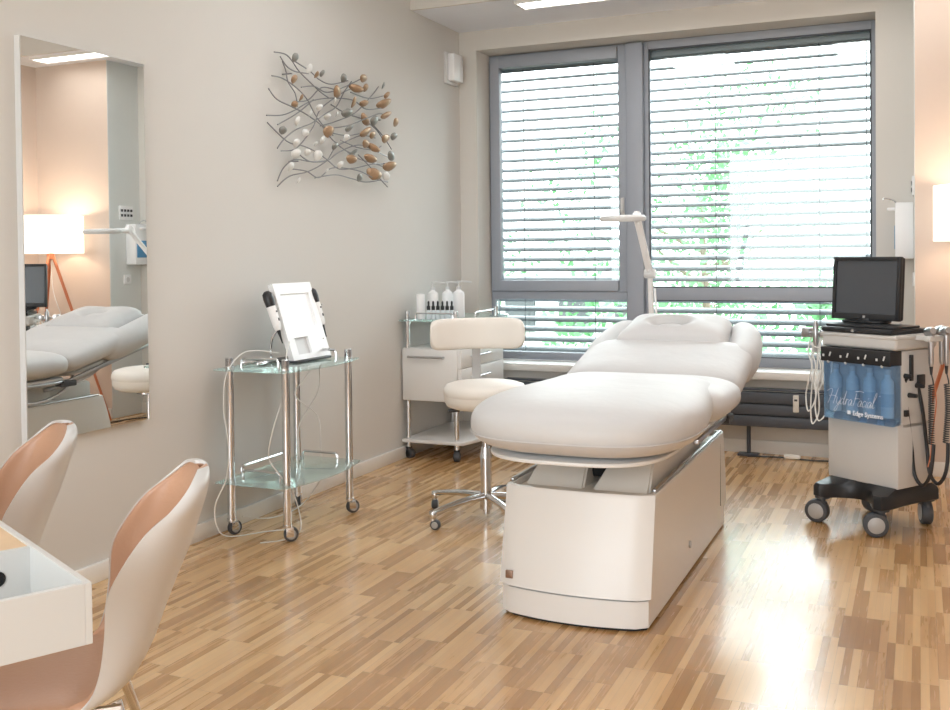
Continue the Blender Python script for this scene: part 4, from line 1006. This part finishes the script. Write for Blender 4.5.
MB().box((-.033, 6.58, 1.125), (.010, .08, .08), .003).build('plate', M_white, so); MB().lathe([(0, 0), (.02, 0), (.021, .002), (0, .002)], (-.040, 6.58, 1.125), (1, 0, 0), 20).build('outlet', M_whited, so)

# ------------------------------------------------------------------ recessed louvre lights in the soffit
M_lum = mat('luminaire diffuser', (.95, .96, 1, 1), .5, emis=(1, .97, .93, 1), es=7)
for k, (x0, x1) in enumerate(((-2.35, -1.15), (-.75, .45))):
    lt = empty('ceiling_light', ((x0+x1)/2, 6.15, HS), ['recessed white louvred ceiling light above the left window', 'recessed white louvred ceiling light above the treatment machine'][k], 'ceiling light')
    b = MB(); y0, y1 = 6.06, 6.235
    b.box(((x0+x1)/2, y0+.006, HS-.008), (x1-x0, .012, .018)).box(((x0+x1)/2, y1-.006, HS-.008), (x1-x0, .012, .018)).box((x0+.006, (y0+y1)/2, HS-.008), (.012, y1-y0-.024, .018)).box((x1-.006, (y0+y1)/2, HS-.008), (.012, y1-y0-.024, .018)); b.build('frame', M_trim, lt, smooth=False)
    b = MB(); x = x0+.05
    while x < x1-.02: b.box((x, (y0+y1)/2, HS-.008), (.004, y1-y0-.026, .014)); x += .05
    b.build('louvre', M_chrome, lt, smooth=False)
    MB().box(((x0+x1)/2, (y0+y1)/2, HS-.002), (x1-x0-.026, y1-y0-.026, .002)).build('diffuser', M_lum, lt, smooth=False)
M_fill = mat('fill panel diffuser', (.95, .96, 1, 1), .5, emis=(.97, .985, 1, 1), es=10.0)
M_fill_dim = mat('dimmed fill panel diffuser', (.95, .96, 1, 1), .5, emis=(.97, .985, 1, 1), es=4.0)
for k, (x, y) in enumerate(((-1.9, 4.3), (-.4, 4.3), (-1.9, 1.6), (-.4, 1.6))):  # unseen panels added to brighten the room softly
    lt = empty('added_fill_panel', (x, y, HC), 'unseen square fill light panel added over the %s' % ['trolley side of the room', 'machine side of the room', 'desk side of the room', 'camera side of the room'][k], 'ceiling light')
    MB().box((x, y, HC-.01), (.62, .62, .02), .003).build('frame', M_trim, lt)
    MB().box((x, y, HC-.0225), (.57, .57, .005)).build('diffuser', M_fill if y > 3 else M_fill_dim, lt, smooth=False)

# ------------------------------------------------------------------ world and lights
w = bpy.data.worlds.new('sky'); SC.world = w; w.use_nodes = True
nt = w.node_tree; N = nt.nodes; L = nt.links; bg = N['Background']
tc = N.new('ShaderNodeTexCoord'); sp = N.new('ShaderNodeSeparateXYZ'); L.new(tc.outputs['Generated'], sp.inputs[0])
rp = N.new('ShaderNodeValToRGB'); rp.color_ramp.elements[0].position = .45; rp.color_ramp.elements[0].color = (.55, .60, .58, 1)
rp.color_ramp.elements[1].position = .56; rp.color_ramp.elements[1].color = (.90, .96, 1, 1)
ma_ = N.new('ShaderNodeMath'); ma_.operation = 'MULTIPLY_ADD'; ma_.inputs[1].default_value = .5; ma_.inputs[2].default_value = .5
L.new(sp.outputs[2], ma_.inputs[0]); L.new(ma_.outputs[0], rp.inputs[0]); L.new(rp.outputs[0], bg.inputs[0]); bg.inputs[1].default_value = 6.5
def portal(loc, sx, sy, rot):
    l = bpy.data.lights.new('window portal', 'AREA'); l.shape = 'RECTANGLE'; l.size = sx; l.size_y = sy; l.cycles.is_portal = True
    o = bpy.data.objects.new('window_portal', l); o.location = loc; o.rotation_euler = rot; COL.objects.link(o)
portal((-1.577, 7.25, 1.64), 2.8, 2.4, (radians(-90), 0, 0))
portal(((WX+RX)/2, FY-.25, 1.65), RX-WX, 2.5, (radians(90), 0, 0))  # serves the added opening behind the camera
l = bpy.data.lights.new('lamp bulb', 'POINT'); l.energy = 4; l.color = (1, .80, .62); l.shadow_soft_size = .05
o = bpy.data.objects.new('lamp_bulb_light', l); o.location = (LX, LY, 1.56); COL.objects.link(o)

# ------------------------------------------------------------------ camera
cam = bpy.data.cameras.new('camera'); co = bpy.data.objects.new('camera', cam); COL.objects.link(co)
R3 = ((0.9167954838508025, 0.0023012401370957154, -0.3993504038868677), (0.3992061007536932, 0.022209349855989154, 0.9165921851619762), (-0.010978611560897023, 0.9997506934595273, -0.019442762545205453))
m4 = Matrix(((R3[0][0], R3[0][1], -R3[0][2], 0), (R3[1][0], R3[1][1], -R3[1][2], 0), (R3[2][0], R3[2][1], -R3[2][2], 1.3), (0, 0, 0, 1)))
co.matrix_world = m4
cam.sensor_width = 36; cam.sensor_fit = 'HORIZONTAL'; cam.lens = 1020.72*36/950; cam.shift_y = -(355-274.38)/950
cam.clip_start = .05; cam.clip_end = 200
SC.camera = co
